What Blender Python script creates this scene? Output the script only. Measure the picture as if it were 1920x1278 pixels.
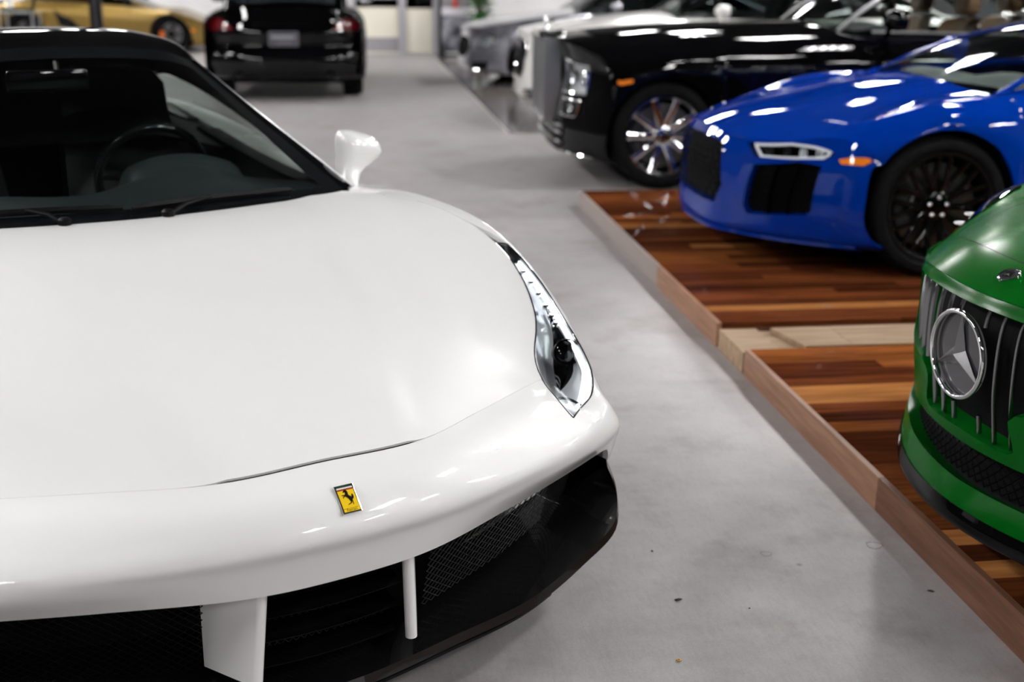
import bpy, bmesh, math, random
import numpy as np
from mathutils import Matrix, Vector
R = math.radians
random.seed(7)
for o in list(bpy.data.objects):
    bpy.data.objects.remove(o)
SC = bpy.context.scene
COL = SC.collection

# ---------------------------------------------------------------- camera
F_PX, YAW, PITCH, ROLL, CAM_H = 2197.0, R(7.72), R(17.43), R(0.63), 1.512
_fw = Vector((math.sin(YAW) * math.cos(PITCH), math.cos(YAW) * math.cos(PITCH), -math.sin(PITCH)))
_r = Vector((math.cos(YAW), -math.sin(YAW), 0))
_u = _r.cross(_fw)
_r2 = _r * math.cos(ROLL) + _u * math.sin(ROLL)
_u2 = -_r * math.sin(ROLL) + _u * math.cos(ROLL)
camd = bpy.data.cameras.new('camera')
cam = bpy.data.objects.new('camera', camd)
COL.objects.link(cam)
M3 = Matrix((_r2, _u2, -_fw)).transposed()
cam.matrix_world = Matrix.Translation((0, 0, CAM_H)) @ M3.to_4x4()
camd.sensor_width = 36.0
camd.lens = F_PX / 1920 * 36.0
camd.clip_start = 0.05
camd.clip_end = 200
camd.dof.use_dof = True
camd.dof.focus_distance = 2.45
camd.dof.aperture_fstop = 2.6
SC.camera = cam

# ---------------------------------------------------------------- world, exposure
w = bpy.data.worlds.new('world')
SC.world = w
w.use_nodes = True
w.node_tree.nodes['Background'].inputs[0].default_value = (0.8, 0.85, 0.9, 1)
w.node_tree.nodes['Background'].inputs[1].default_value = 0.3
SC.view_settings.view_transform = 'Standard'
SC.view_settings.look = 'None'
SC.view_settings.gamma = 1.0
SC.view_settings.use_curve_mapping = False
SC.view_settings.exposure = 1.17
try:
    SC.cycles.use_denoising = True
    SC.cycles.max_bounces = 8
    SC.cycles.transparent_max_bounces = 16
    SC.cycles.caustics_reflective = False
    SC.cycles.caustics_refractive = False
    SC.cycles.sample_clamp_indirect = 6.0
except Exception:
    pass

LIGHT_POWER = 78.0

# ---------------------------------------------------------------- materials
MATS = {}


def _new(name):
    m = bpy.data.materials.new(name)
    m.use_nodes = True
    return m, m.node_tree, m.node_tree.nodes['Principled BSDF']


def setp(b, **k):
    names = {'color': 'Base Color', 'metal': 'Metallic', 'rough': 'Roughness', 'coat': 'Coat Weight', 'coatr': 'Coat Roughness',
             'ior': 'IOR', 'spec': 'Specular IOR Level', 'trans': 'Transmission Weight', 'emit': 'Emission Color', 'estr': 'Emission Strength', 'sheen': 'Sheen Weight'}
    for n, v in k.items():
        if n in ('color', 'emit'):
            v = (*v, 1)
        b.inputs[names[n]].default_value = v


def mat(name, color=(.5, .5, .5), **k):
    if name in MATS:
        return MATS[name]
    m, nt, b = _new(name)
    setp(b, color=color, **k)
    MATS[name] = m
    return m


def paint(name, color, metal=0.0, rough=.25, coat=1.0, flake=0.0, coatr=.02, spec=.5):
    """car paint: base coat with faint flake variation under a clear coat"""
    m, nt, b = _new(name)
    setp(b, color=color, metal=metal, rough=rough, coat=coat, coatr=coatr, spec=spec)
    if flake:
        tc = nt.nodes.new('ShaderNodeTexCoord')
        n = nt.nodes.new('ShaderNodeTexNoise')
        n.inputs['Scale'].default_value = 900
        r = nt.nodes.new('ShaderNodeValToRGB')
        r.color_ramp.elements[0].position = .35
        r.color_ramp.elements[1].position = .7
        r.color_ramp.elements[0].color = (*[c * (1 - flake) for c in color], 1)
        r.color_ramp.elements[1].color = (*[min(1, c * (1 + flake)) for c in color], 1)
        nt.links.new(tc.outputs['Object'], n.inputs['Vector'])
        nt.links.new(n.outputs[0], r.inputs[0])
        nt.links.new(r.outputs[0], b.inputs['Base Color'])
    MATS[name] = m
    return m


def glass(name, tint=(.5, .6, .57), rough=0.0, refl=1.0):
    """thin sheet glass: tinted see-through with a Fresnel reflection"""
    m = bpy.data.materials.new(name)
    m.use_nodes = True
    nt = m.node_tree
    nt.nodes.clear()
    o = nt.nodes.new('ShaderNodeOutputMaterial')
    mx = nt.nodes.new('ShaderNodeMixShader')
    t = nt.nodes.new('ShaderNodeBsdfTransparent')
    g = nt.nodes.new('ShaderNodeBsdfGlossy')
    f = nt.nodes.new('ShaderNodeFresnel')
    mu = nt.nodes.new('ShaderNodeMath')
    mu.operation = 'MULTIPLY'
    mu.inputs[1].default_value = refl
    f.inputs['IOR'].default_value = 1.5
    t.inputs[0].default_value = (*tint, 1)
    g.inputs['Roughness'].default_value = rough
    g.inputs[0].default_value = (1, 1, 1, 1)
    nt.links.new(f.outputs[0], mu.inputs[0])
    nt.links.new(mu.outputs[0], mx.inputs[0])
    nt.links.new(t.outputs[0], mx.inputs[1])
    nt.links.new(g.outputs[0], mx.inputs[2])
    nt.links.new(mx.outputs[0], o.inputs[0])
    MATS[name] = m
    return m


def emis(name, color, strength):
    m, nt, b = _new(name)
    setp(b, color=(0, 0, 0), emit=color, estr=strength)
    MATS[name] = m
    return m


def noise_mat(name, c0, c1, scale=3.0, rough=.5, detail=6, stretch=(1, 1, 1), bump=0.0, rvar=0.0, pos=(.35, .68), coat=0.0, spec=.5, obj_random=0.0):
    m, nt, b = _new(name)
    L = nt.links
    tc = nt.nodes.new('ShaderNodeTexCoord')
    mp = nt.nodes.new('ShaderNodeMapping')
    mp.inputs['Scale'].default_value = stretch
    n = nt.nodes.new('ShaderNodeTexNoise')
    n.inputs['Scale'].default_value = scale
    n.inputs['Detail'].default_value = detail
    r = nt.nodes.new('ShaderNodeValToRGB')
    r.color_ramp.elements[0].position, r.color_ramp.elements[1].position = pos
    r.color_ramp.elements[0].color = (*c0, 1)
    r.color_ramp.elements[1].color = (*c1, 1)
    L.new(tc.outputs['Object'], mp.inputs[0])
    L.new(mp.outputs[0], n.inputs['Vector'])
    L.new(n.outputs[0], r.inputs[0])
    col = r.outputs[0]
    if obj_random:
        oi = nt.nodes.new('ShaderNodeObjectInfo')
        ad = nt.nodes.new('ShaderNodeVectorMath')
        ad.operation = 'ADD'
        sc = nt.nodes.new('ShaderNodeVectorMath')
        sc.operation = 'SCALE'
        cb = nt.nodes.new('ShaderNodeCombineXYZ')
        for i in range(3):
            L.new(oi.outputs['Random'], cb.inputs[i])
        L.new(cb.outputs[0], sc.inputs[0])
        sc.inputs['Scale'].default_value = 37.0
        L.new(mp.outputs[0], ad.inputs[0])
        L.new(sc.outputs[0], ad.inputs[1])
        L.new(ad.outputs[0], n.inputs['Vector'])
        hs = nt.nodes.new('ShaderNodeHueSaturation')
        mr = nt.nodes.new('ShaderNodeMapRange')
        mr.inputs[3].default_value = 1 - obj_random
        mr.inputs[4].default_value = 1 + obj_random
        L.new(oi.outputs['Random'], mr.inputs[0])
        L.new(mr.outputs[0], hs.inputs['Value'])
        L.new(col, hs.inputs['Color'])
        col = hs.outputs[0]
    L.new(col, b.inputs['Base Color'])
    setp(b, rough=rough, coat=coat, spec=spec)
    if rvar:
        mr2 = nt.nodes.new('ShaderNodeMapRange')
        mr2.inputs[3].default_value = rough - rvar
        mr2.inputs[4].default_value = rough + rvar
        L.new(n.outputs[0], mr2.inputs[0])
        L.new(mr2.outputs[0], b.inputs['Roughness'])
    if bump:
        bp = nt.nodes.new('ShaderNodeBump')
        bp.inputs['Strength'].default_value = bump
        bp.inputs['Distance'].default_value = .01
        L.new(n.outputs[0], bp.inputs['Height'])
        L.new(bp.outputs[0], b.inputs['Normal'])
    MATS[name] = m
    return m


CHROME = mat('chrome', (.86, .87, .88), metal=1, rough=.06)
SATIN = mat('satin_metal', (.55, .56, .58), metal=1, rough=.28)
DARKMET = mat('dark_metal', (.016, .016, .018), metal=.8, rough=.32)
RUBBER = noise_mat('rubber', (.004, .004, .0045), (.008, .008, .0085), scale=40, rough=.6, spec=.03)
BLACKPL = mat('black_plastic', (.004, .004, .0045), rough=.42, spec=.08)
GLOSSBK = mat('gloss_black', (.002, .002, .0025), rough=.3, coat=.45, spec=0.0)
VOIDBK = mat('matt_black', (.004, .004, .005), rough=.85, spec=.1)
DISC = mat('brake_disc', (.14, .14, .145), metal=1, rough=.35)
LENS = glass('lamp_lens', (.96, .98, 1.0))
AMBER = mat('amber_lens', (.85, .22, .01), rough=.12, coat=1, emit=(.9, .2, .01), estr=0.0)
REDLENS = mat('red_lens', (.10, .002, .005), rough=.12, coat=.6)
WSGLASS = glass('windshield_glass', (.84, .92, .89), refl=.5)
SIDEGLASS = glass('side_glass', (.90, .95, .93), refl=.6)
SHADEGLASS = glass('shaded_screen', (.26, .30, .29), refl=.7)
DARKGLASS = glass('privacy_glass', (.06, .07, .075))
LEATHER = noise_mat('black_leather', (.012, .013, .014), (.02, .021, .022), scale=120, rough=.5, bump=.1)
DASH = noise_mat('dash_vinyl', (.020, .027, .028), (.028, .036, .038), scale=160, rough=.55)
TAN = noise_mat('tan_leather', (.23, .125, .06), (.30, .17, .085), scale=30, rough=.45, bump=.1)
WHITEP = paint('white_paint', (.84, .838, .834), rough=.35, spec=.3)
PEARL = paint('ivory_paint', (.80, .79, .76), rough=.3)
BLACKP = paint('black_paint', (.0012, .0012, .0015), rough=.3, coat=.5, spec=0.0)
BLUEP = paint('blue_paint', (.0002, .022, .22), metal=0, rough=.5, flake=.15, coat=.6, spec=0.0)
GREENP = paint('green_paint', (.0008, .075, .005), metal=0.0, rough=.42, coat=.30, coatr=.20, flake=.12, spec=0.0)
GOLDP = paint('gold_paint', (.20, .125, .024), metal=.75, rough=.36, coat=.5, coatr=.2, flake=.1)
GREYP = paint('silver_grey_paint', (.36, .36, .41), metal=.8, rough=.25)

# ---------------------------------------------------------------- object helpers


def link(o, parent=None):
    COL.objects.link(o)
    if parent is not None:
        o.parent = parent
    return o


def tag(o, label=None, cat=None, group=None, kind=None):
    for k, v in (('label', label), ('category', cat), ('group', group), ('kind', kind)):
        if v:
            o[k] = v
    return o


def empty(name, loc=(0, 0, 0), rz=0.0, label=None, cat=None, group=None, parent=None):
    o = bpy.data.objects.new(name, None)
    o.empty_display_size = .1
    link(o, parent)
    o.location = loc
    o.rotation_euler = (0, 0, rz)
    return tag(o, label, cat, group)


class MB:
    """collects vertices and faces for one mesh object"""

    def __init__(s):
        s.v, s.f = [], []

    def add(s, V, F):
        n = len(s.v)
        s.v += [tuple(float(c) for c in p) for p in V]
        s.f += [tuple(i + n for i in f) for f in F]
        return s

    def box(s, x0, x1, y0, y1, z0, z1):
        V = [(x, y, z) for x in (x0, x1) for y in (y0, y1) for z in (z0, z1)]
        return s.add(V, [(0, 1, 3, 2), (4, 6, 7, 5), (0, 4, 5, 1), (2, 3, 7, 6), (0, 2, 6, 4), (1, 5, 7, 3)])

    def grid(s, P, close_u=False, close_v=False):
        P = np.asarray(P)
        nu, nv = P.shape[:2]
        F = []
        for i in range(nu if close_u else nu - 1):
            for j in range(nv if close_v else nv - 1):
                F.append((i * nv + j, ((i + 1) % nu) * nv + j, ((i + 1) % nu) * nv + (j + 1) % nv, i * nv + (j + 1) % nv))
        return s.add(P.reshape(-1, 3), F)

    def tube(s, pts, r, n=8, cap=True, flat=1.0, up=(0, 0, 1)):
        pts = [Vector(p) for p in pts]
        rs = r if hasattr(r, '__len__') else [r] * len(pts)
        rings = []
        for i, p in enumerate(pts):
            d = (pts[min(i + 1, len(pts) - 1)] - pts[max(i - 1, 0)]).normalized()
            uu = Vector(up)
            if abs(d.dot(uu)) > .95:
                uu = Vector((1, 0, 0)) if abs(d.x) < .9 else Vector((0, 1, 0))
            x = d.cross(uu).normalized()
            y = x.cross(d).normalized()
            rings.append([p + x * rs[i] * math.cos(2 * math.pi * k / n) + y * rs[i] * flat * math.sin(2 * math.pi * k / n) for k in range(n)])
        b = len(s.v)
        s.grid([[tuple(q) for q in rg] for rg in rings], close_v=True)
        if cap:
            s.f.append(tuple(b + k for k in range(n))[::-1])
            m = b + (len(pts) - 1) * n
            s.f.append(tuple(m + k for k in range(n)))
        return s

    def prism(s, poly, z0, z1, fn=lambda x, y, z: (x, y, z)):
        n = len(poly)
        V = [fn(x, y, z0) for x, y in poly] + [fn(x, y, z1) for x, y in poly]
        F = [tuple(range(n))[::-1], tuple(range(n, 2 * n))] + [(i, (i + 1) % n, n + (i + 1) % n, n + i) for i in range(n)]
        return s.add(V, F)

    def lathe(s, prof, n=48, fn=lambda r, c, sn, h: (r * c, h, r * sn)):
        """revolve (radius, height) about the local Y axis"""
        P = [[fn(r, math.cos(2 * math.pi * k / n), math.sin(2 * math.pi * k / n), h) for k in range(n)] for r, h in prof]
        return s.grid(P, close_v=True)

    def build(s, name, m, parent=None, smooth=35, bevel=0.0, solid=0.0, recalc=True, loc=None, rot=None, subsurf=0):
        me = bpy.data.meshes.new(name)
        me.from_pydata(s.v, [], s.f)
        if recalc or bevel:
            bm = bmesh.new()
            bm.from_mesh(me)
            if recalc:
                bmesh.ops.recalc_face_normals(bm, faces=bm.faces)
            if bevel:
                es = [e for e in bm.edges if len(e.link_faces) == 2 and e.calc_face_angle(0) > .5]
                bmesh.ops.bevel(bm, geom=es, offset=bevel, segments=2, affect='EDGES', profile=.6)
            bm.to_mesh(me)
            bm.free()
        if smooth:
            me.polygons.foreach_set('use_smooth', [True] * len(me.polygons))
            me.set_sharp_from_angle(angle=R(smooth))
        o = bpy.data.objects.new(name, me)
        if m is not None:
            me.materials.append(m)
        link(o, parent)
        if loc is not None:
            o.location = loc
        if rot is not None:
            o.rotation_euler = rot
        if solid:
            md = o.modifiers.new('solid', 'SOLIDIFY')
            md.thickness = solid
            md.offset = -1
        if subsurf:
            md = o.modifiers.new('sub', 'SUBSURF')
            md.levels = md.render_levels = subsurf
        return o


def copy_tree(o, parent=None):
    c = o.copy()
    COL.objects.link(c)
    c.parent = parent
    for ch in list(o.children):
        copy_tree(ch, c)
    return c

# ---------------------------------------------------------------- smooth curves and body surfaces


def _tan(P, k, mono=False):
    """non-uniform Catmull-Rom tangents along axis 0"""
    T = np.zeros_like(P)
    n = len(P)
    d = (P[1:] - P[:-1]) / (k[1:] - k[:-1]).reshape((-1,) + (1,) * (P.ndim - 1))
    h = (k[1:] - k[:-1]).reshape((-1,) + (1,) * (P.ndim - 1))
    if n > 2:
        T[1:-1] = (d[:-1] * h[1:] + d[1:] * h[:-1]) / (h[1:] + h[:-1])
    T[0], T[-1] = d[0], d[-1]
    if mono and n > 2:
        lim = 2.5 * np.minimum(np.abs(d[:-1]), np.abs(d[1:]))
        T[1:-1] = np.where(d[:-1] * d[1:] <= 0, 0, np.sign(T[1:-1]) * np.minimum(np.abs(T[1:-1]), lim))
    return T


def _herm(P, T, k, x):
    i = np.clip(np.searchsorted(k, x, side='right') - 1, 0, len(k) - 2)
    h = k[i + 1] - k[i]
    u = (x - k[i]) / h
    sh = (-1,) + (1,) * (P.ndim - 1)
    u, h = u.reshape(sh), h.reshape(sh)
    return (2 * u**3 - 3 * u**2 + 1) * P[i] + (u**3 - 2 * u**2 + u) * h * T[i] + (-2 * u**3 + 3 * u**2) * P[i + 1] + (u**3 - u**2) * h * T[i + 1]


def curve(P, n=24, closed=False):
    """smooth curve through points, n samples"""
    P = np.asarray(P, float)
    if closed:
        m = len(P)
        Q = np.concatenate([P[-2:], P, P[:3]])
        k = np.concatenate([[0], np.cumsum(np.linalg.norm(Q[1:] - Q[:-1], axis=1) ** .5)])
        x = np.linspace(k[2], k[2 + m], n, endpoint=False)
        return _herm(Q, _tan(Q, k), k, x)
    k = np.concatenate([[0], np.cumsum(np.maximum(np.linalg.norm(P[1:] - P[:-1], axis=1), 1e-6) ** .5)])
    return _herm(P, _tan(P, k), k, np.linspace(0, k[-1], n))


class Surf:
    """smooth surface through a net of (b, a, z) points; s runs along the rows, t across; t < 0 is the mirror image"""

    def __init__(s, net, mirror=True, mono=False):
        s.mono = mono
        N = np.asarray(net, float)
        s.ns, s.nt = N.shape[:2]
        s.mirror = mirror
        if mirror:
            L = N[:, 1:][:, ::-1].copy()
            L[..., 0] *= -1
            N = np.concatenate([L, N], 1)
            s.t0 = s.nt - 1
        else:
            s.t0 = 0
        s.N = N
        dS = np.linalg.norm(N[1:] - N[:-1], axis=2).mean(1)
        dT = np.linalg.norm(N[:, 1:] - N[:, :-1], axis=2).mean(0)
        s.ks = np.concatenate([[0], np.cumsum(dS)])
        s.kt = np.concatenate([[0], np.cumsum(dT)])

    def __call__(s, S, T):
        S, T = np.broadcast_arrays(np.asarray(S, float), np.asarray(T, float))
        sh = S.shape
        S, T = S.ravel(), T.ravel() + s.t0
        S = np.clip(S, 0, s.N.shape[0] - 1)
        T = np.clip(T, 0, s.N.shape[1] - 1)
        x = np.interp(S, np.arange(len(s.ks)), s.ks)
        y = np.interp(T, np.arange(len(s.kt)), s.kt)
        A = s.N.transpose(1, 0, 2)           # t, s, 3
        TT = _tan(A, s.kt)
        # interpolate across t for every row, then along s, point by point
        j = np.clip(np.searchsorted(s.kt, y, side='right') - 1, 0, len(s.kt) - 2)
        h = (s.kt[j + 1] - s.kt[j])
        u = ((y - s.kt[j]) / h)[:, None, None]
        h = h[:, None, None]
        Rr = (2 * u**3 - 3 * u**2 + 1) * A[j] + (u**3 - 2 * u**2 + u) * h * TT[j] + (-2 * u**3 + 3 * u**2) * A[j + 1] + (u**3 - u**2) * h * TT[j + 1]
        Rr = Rr.transpose(1, 0, 2)           # s, n, 3
        Tn = _tan(Rr, s.ks, s.mono)
        i = np.clip(np.searchsorted(s.ks, x, side='right') - 1, 0, len(s.ks) - 2)
        ar = np.arange(len(x))
        h = (s.ks[i + 1] - s.ks[i])
        u = ((x - s.ks[i]) / h)[:, None]
        h = h[:, None]
        out = (2 * u**3 - 3 * u**2 + 1) * Rr[i, ar] + (u**3 - 2 * u**2 + u) * h * Tn[i, ar] + (-2 * u**3 + 3 * u**2) * Rr[i + 1, ar] + (u**3 - u**2) * h * Tn[i + 1, ar]
        return out.reshape(sh + (3,))

    def normal(s, S, T, e=.02):
        S, T = np.broadcast_arrays(np.asarray(S, float), np.asarray(T, float))
        a = s(np.minimum(S + e, s.ns - 1), T) - s(np.maximum(S - e, 0), T)
        b = s(S, np.minimum(T + e, s.nt - 1)) - s(S, np.maximum(T - e, -(s.nt - 1) if s.mirror else 0))
        n = np.cross(b, a)
        return n / np.maximum(np.linalg.norm(n, axis=-1, keepdims=True), 1e-9)

    def solve(s, fn, target, guess):
        """find (s, t) where fn(point) == target (two numbers)"""
        q = np.array(guess, float)
        target = np.asarray(target, float)
        lim = s.nt - 1
        for _ in range(40):
            p0 = fn(s(q[0], q[1]))
            e = p0 - target
            J = np.stack([(fn(s(q[0] + .01, q[1])) - p0) / .01, (fn(s(q[0], q[1] + .01)) - p0) / .01], -1)
            try:
                st = np.linalg.lstsq(J + 1e-9, -e, rcond=None)[0]
            except Exception:
                break
            st = np.clip(st, -.5, .5)
            q = q + st
            q[0] = min(max(q[0], 0), s.ns - 1)
            q[1] = min(max(q[1], -lim), lim)
            if np.abs(st).max() < 1e-5:
                break
        return q


def az(p):
    return p[..., [1, 2]]


def panel(name, sf, A, B, m, parent, nu=24, nv=12, off=0.0, flange=.014, gap=.0016, side=1, smoothA=True, smoothB=True, k=None, smooth=40, off_fn=None):
    """body panel: the part of a surface between two edge curves given in (s, t)"""
    A, B = np.asarray(A, float), np.asarray(B, float)
    if len(A) == len(B) and len(A) > 2:
        kn = np.concatenate([[0], np.cumsum(np.maximum(np.linalg.norm(A[1:] - A[:-1], axis=1) + np.linalg.norm(B[1:] - B[:-1], axis=1), 1e-4))])
        x = np.linspace(0, kn[-1], nu)
        ex = np.sort(np.concatenate([x, kn[1:-1]])) if not smoothA else x
        A = _herm(A, _tan(A, kn), kn, ex) if smoothA else np.stack([np.interp(ex, kn, A[:, i]) for i in (0, 1)], -1)
        B = _herm(B, _tan(B, kn), kn, ex) if smoothA else np.stack([np.interp(ex, kn, B[:, i]) for i in (0, 1)], -1)
    else:
        A = curve(A, nu) if smoothA and len(A) > 2 else _lin(A, nu)
        B = curve(B, nu) if smoothB and len(B) > 2 else _lin(B, nu)
    v = np.linspace(0, 1, nv)[:, None, None]
    ST = A[None] * (1 - v) + B[None] * v
    S, T = ST[..., 0], ST[..., 1]
    P = sf(S, T)
    N = sf.normal(S, T)
    o_ = off if off_fn is None else off + off_fn(S, T)[..., None]
    P = P + N * o_
    if gap:
        for sl, nx in (((0,), (1,)), ((-1,), (-2,))):
            d = P[nx[0]] - P[sl[0]]
            P[sl[0]] += d / np.maximum(np.linalg.norm(d, axis=-1, keepdims=True), 1e-6) * gap
            d = P[:, nx[0]] - P[:, sl[0]]
            P[:, sl[0]] += d / np.maximum(np.linalg.norm(d, axis=-1, keepdims=True), 1e-6) * gap
    if side < 0:
        P = P * np.array([-1, 1, 1])
        N = N * np.array([-1, 1, 1])
    mb = MB()
    mb.grid(P)
    if flange:
        nu_, nv_ = P.shape[1], P.shape[0]
        idx = [(0, j) for j in range(nu_)] + [(i, nu_ - 1) for i in range(1, nv_)] + [(nv_ - 1, j) for j in range(nu_ - 2, -1, -1)] + [(i, 0) for i in range(nv_ - 2, 0, -1)]
        ring = [P[i, j] for i, j in idx]
        low = [P[i, j] - N[i, j] * flange for i, j in idx]
        n0 = len(mb.v)
        mb.v += [tuple(map(float, q)) for q in low]
        L = len(idx)
        base = [i * nu_ + j for i, j in idx]
        for q in range(L):
            mb.f.append((base[q], base[(q + 1) % L], n0 + (q + 1) % L, n0 + q))
    return mb.build(name, m, parent, smooth=smooth)


def _lin(P, n):
    P = np.asarray(P, float)
    k = np.concatenate([[0], np.cumsum(np.maximum(np.linalg.norm(P[1:] - P[:-1], axis=1), 1e-6))])
    x = np.linspace(0, k[-1], n)
    return np.stack([np.interp(x, k, P[:, i]) for i in range(P.shape[1])], -1)


def patch(name, net, m, parent, nu=16, nv=16, mirror=False, solid=0.0, flange=0.0, side=1, smooth=40):
    sf = Surf(net, mirror)
    t0 = -(sf.nt - 1) if mirror else 0
    return panel(name, sf, [(0, t0), (0, sf.nt - 1)], [(sf.ns - 1, t0), (sf.ns - 1, sf.nt - 1)], m, parent, nu=nv, nv=nu, flange=flange, gap=0, side=side, smooth=smooth)


def strip(name, sf, ST, m, parent, wid=.012, off=.0005, side=1, n=40, smooth_in=True):
    """narrow ribbon following a curve on a surface (rubber seal, trim, shut line)"""
    C = curve(ST, n) if smooth_in and len(ST) > 2 else _lin(ST, n)
    P = sf(C[:, 0], C[:, 1])
    N = sf.normal(C[:, 0], C[:, 1])
    d = np.gradient(P, axis=0)
    x = np.cross(d, N)
    x /= np.maximum(np.linalg.norm(x, axis=1, keepdims=True), 1e-9)
    P = P + N * off
    G = np.stack([P - x * wid / 2, P - x * wid / 4 + N * wid * .12, P + x * wid / 4 + N * wid * .12, P + x * wid / 2], 1)
    if side < 0:
        G = G * np.array([-1, 1, 1])
    return MB().grid(G).build(name, m, parent)


_FWn, _Rn, _Un = (np.array(v[:]) for v in (_fw, _r2, _u2))


def pixel_of(root_loc, rz, P):
    """where a point in a thing's own frame falls in the 1920 x 1278 frame (used to read seams off the photograph)"""
    P = np.asarray(P, float)
    c, s_ = math.cos(rz), math.sin(rz)
    W = np.stack([P[..., 0] * c - P[..., 1] * s_ + root_loc[0], P[..., 0] * s_ + P[..., 1] * c + root_loc[1], P[..., 2] + root_loc[2] - CAM_H], -1)
    z = W @ _FWn
    return np.stack([960 + F_PX * (W @ _Rn) / z, 639 - F_PX * (W @ _Un) / z], -1)
# ---------------------------------------------------------------- room: floor, walls, ceiling, lights


def floor_material():
    m, nt, b = _new('epoxy_concrete')
    L = nt.links
    N = nt.nodes.new
    tc = N('ShaderNodeTexCoord')
    big = N('ShaderNodeTexNoise'); big.inputs['Scale'].default_value = .8; big.inputs['Detail'].default_value = 5
    med = N('ShaderNodeTexNoise'); med.inputs['Scale'].default_value = 5; med.inputs['Detail'].default_value = 8; med.inputs['Roughness'].default_value = .65
    fin = N('ShaderNodeTexNoise'); fin.inputs['Scale'].default_value = 160; fin.inputs['Detail'].default_value = 3
    mp = N('ShaderNodeMapping'); mp.inputs['Scale'].default_value = (1.2, 3.5, 1)
    st = N('ShaderNodeTexNoise'); st.inputs['Scale'].default_value = 2.2; st.inputs['Detail'].default_value = 9; st.inputs['Roughness'].default_value = .7
    for n in (big, med, fin):
        L.new(tc.outputs['Object'], n.inputs['Vector'])
    L.new(tc.outputs['Object'], mp.inputs[0]); L.new(mp.outputs[0], st.inputs['Vector'])

    def ramp(src, p0, p1, c0, c1):
        r = N('ShaderNodeValToRGB')
        r.color_ramp.elements[0].position, r.color_ramp.elements[1].position = p0, p1
        r.color_ramp.elements[0].color, r.color_ramp.elements[1].color = (*c0, 1), (*c1, 1)
        L.new(src, r.inputs[0])
        return r.outputs[0]

    def mix(fac, a, c, mode='MULTIPLY'):
        x = N('ShaderNodeMixRGB'); x.blend_type = mode
        x.inputs[0].default_value = fac
        L.new(a, x.inputs[1]); L.new(c, x.inputs[2])
        return x.outputs[0]
    c = ramp(big.outputs[0], .3, .7, (.38, .368, .378), (.43, .418, .425))
    c = mix(.9, c, ramp(med.outputs[0], .25, .8, (.84, .82, .81), (1.08, 1.08, 1.08)))
    c = mix(.8, c, ramp(st.outputs[0], .25, .85, (.86, .835, .82), (1.08, 1.08, 1.08)))
    c = mix(.5, c, ramp(fin.outputs[0], .4, .6, (.90, .90, .90), (1, 1, 1)))
    # scuff spots
    vo = N('ShaderNodeTexVoronoi'); vo.inputs['Scale'].default_value = 2.3; vo.inputs['Randomness'].default_value = 1
    L.new(tc.outputs['Object'], vo.inputs['Vector'])
    c = mix(.75, c, ramp(vo.outputs['Distance'], .018, .03, (.35, .3, .27), (1, 1, 1)))
    # fine straw-like scuffs
    mp2 = N('ShaderNodeMapping'); mp2.inputs['Scale'].default_value = (26, 6, 1); mp2.inputs['Rotation'].default_value = (0, 0, .5)
    sc2 = N('ShaderNodeTexNoise'); sc2.inputs['Scale'].default_value = 3; sc2.inputs['Detail'].default_value = 10; sc2.inputs['Roughness'].default_value = .8
    L.new(tc.outputs['Object'], mp2.inputs[0]); L.new(mp2.outputs[0], sc2.inputs['Vector'])
    c = mix(.6, c, ramp(sc2.outputs[0], .3, .55, (.78, .76, .75), (1, 1, 1)))
    # brownish stains
    sn = N('ShaderNodeTexNoise'); sn.inputs['Scale'].default_value = 2.6; sn.inputs['Detail'].default_value = 7; sn.inputs['Roughness'].default_value = .62
    L.new(tc.outputs['Object'], sn.inputs['Vector'])
    c = mix(.7, c, ramp(sn.outputs[0], .53, .72, (1, 1, 1), (.62, .55, .49)))
    L.new(c, b.inputs['Base Color'])
    mr = N('ShaderNodeMapRange'); mr.inputs[1].default_value = .3; mr.inputs[2].default_value = .7; mr.inputs[3].default_value = .20; mr.inputs[4].default_value = .32
    setp(b, rough=.38)
    bp = N('ShaderNodeBump'); bp.inputs['Strength'].default_value = .08; bp.inputs['Distance'].default_value = .004
    L.new(fin.outputs[0], bp.inputs['Height']); L.new(bp.outputs[0], b.inputs['Normal'])
    setp(b, spec=.38)
    MATS['floor'] = m
    return m


FLOOR = floor_material()
TILEFLOOR = noise_mat('polished_bay_floor', (.17, .15, .14), (.27, .245, .235), scale=4, rough=.12, detail=8)
WALL = noise_mat('white_wall', (.84, .84, .84), (.88, .88, .875), scale=2, rough=.6)
DARKWALL = noise_mat('charcoal_wall', (.028, .028, .031), (.038, .038, .042), scale=2, rough=.6)
CEIL = noise_mat('ceiling_deck', (.03, .03, .032), (.045, .045, .047), scale=1.5, rough=.8)
GLOW_CREAM = noise_mat('painted_glow_panel', (.93, .88, .74), (.96, .92, .80), scale=1.5, rough=.5)  # backlight of the door glass, painted as an opaque cream colour
ALU = mat('frame_aluminium', (.60, .59, .63), metal=.6, rough=.35)
GREYKICK = mat('grey_kick_panel', (.36, .34, .36), rough=.45)

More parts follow.
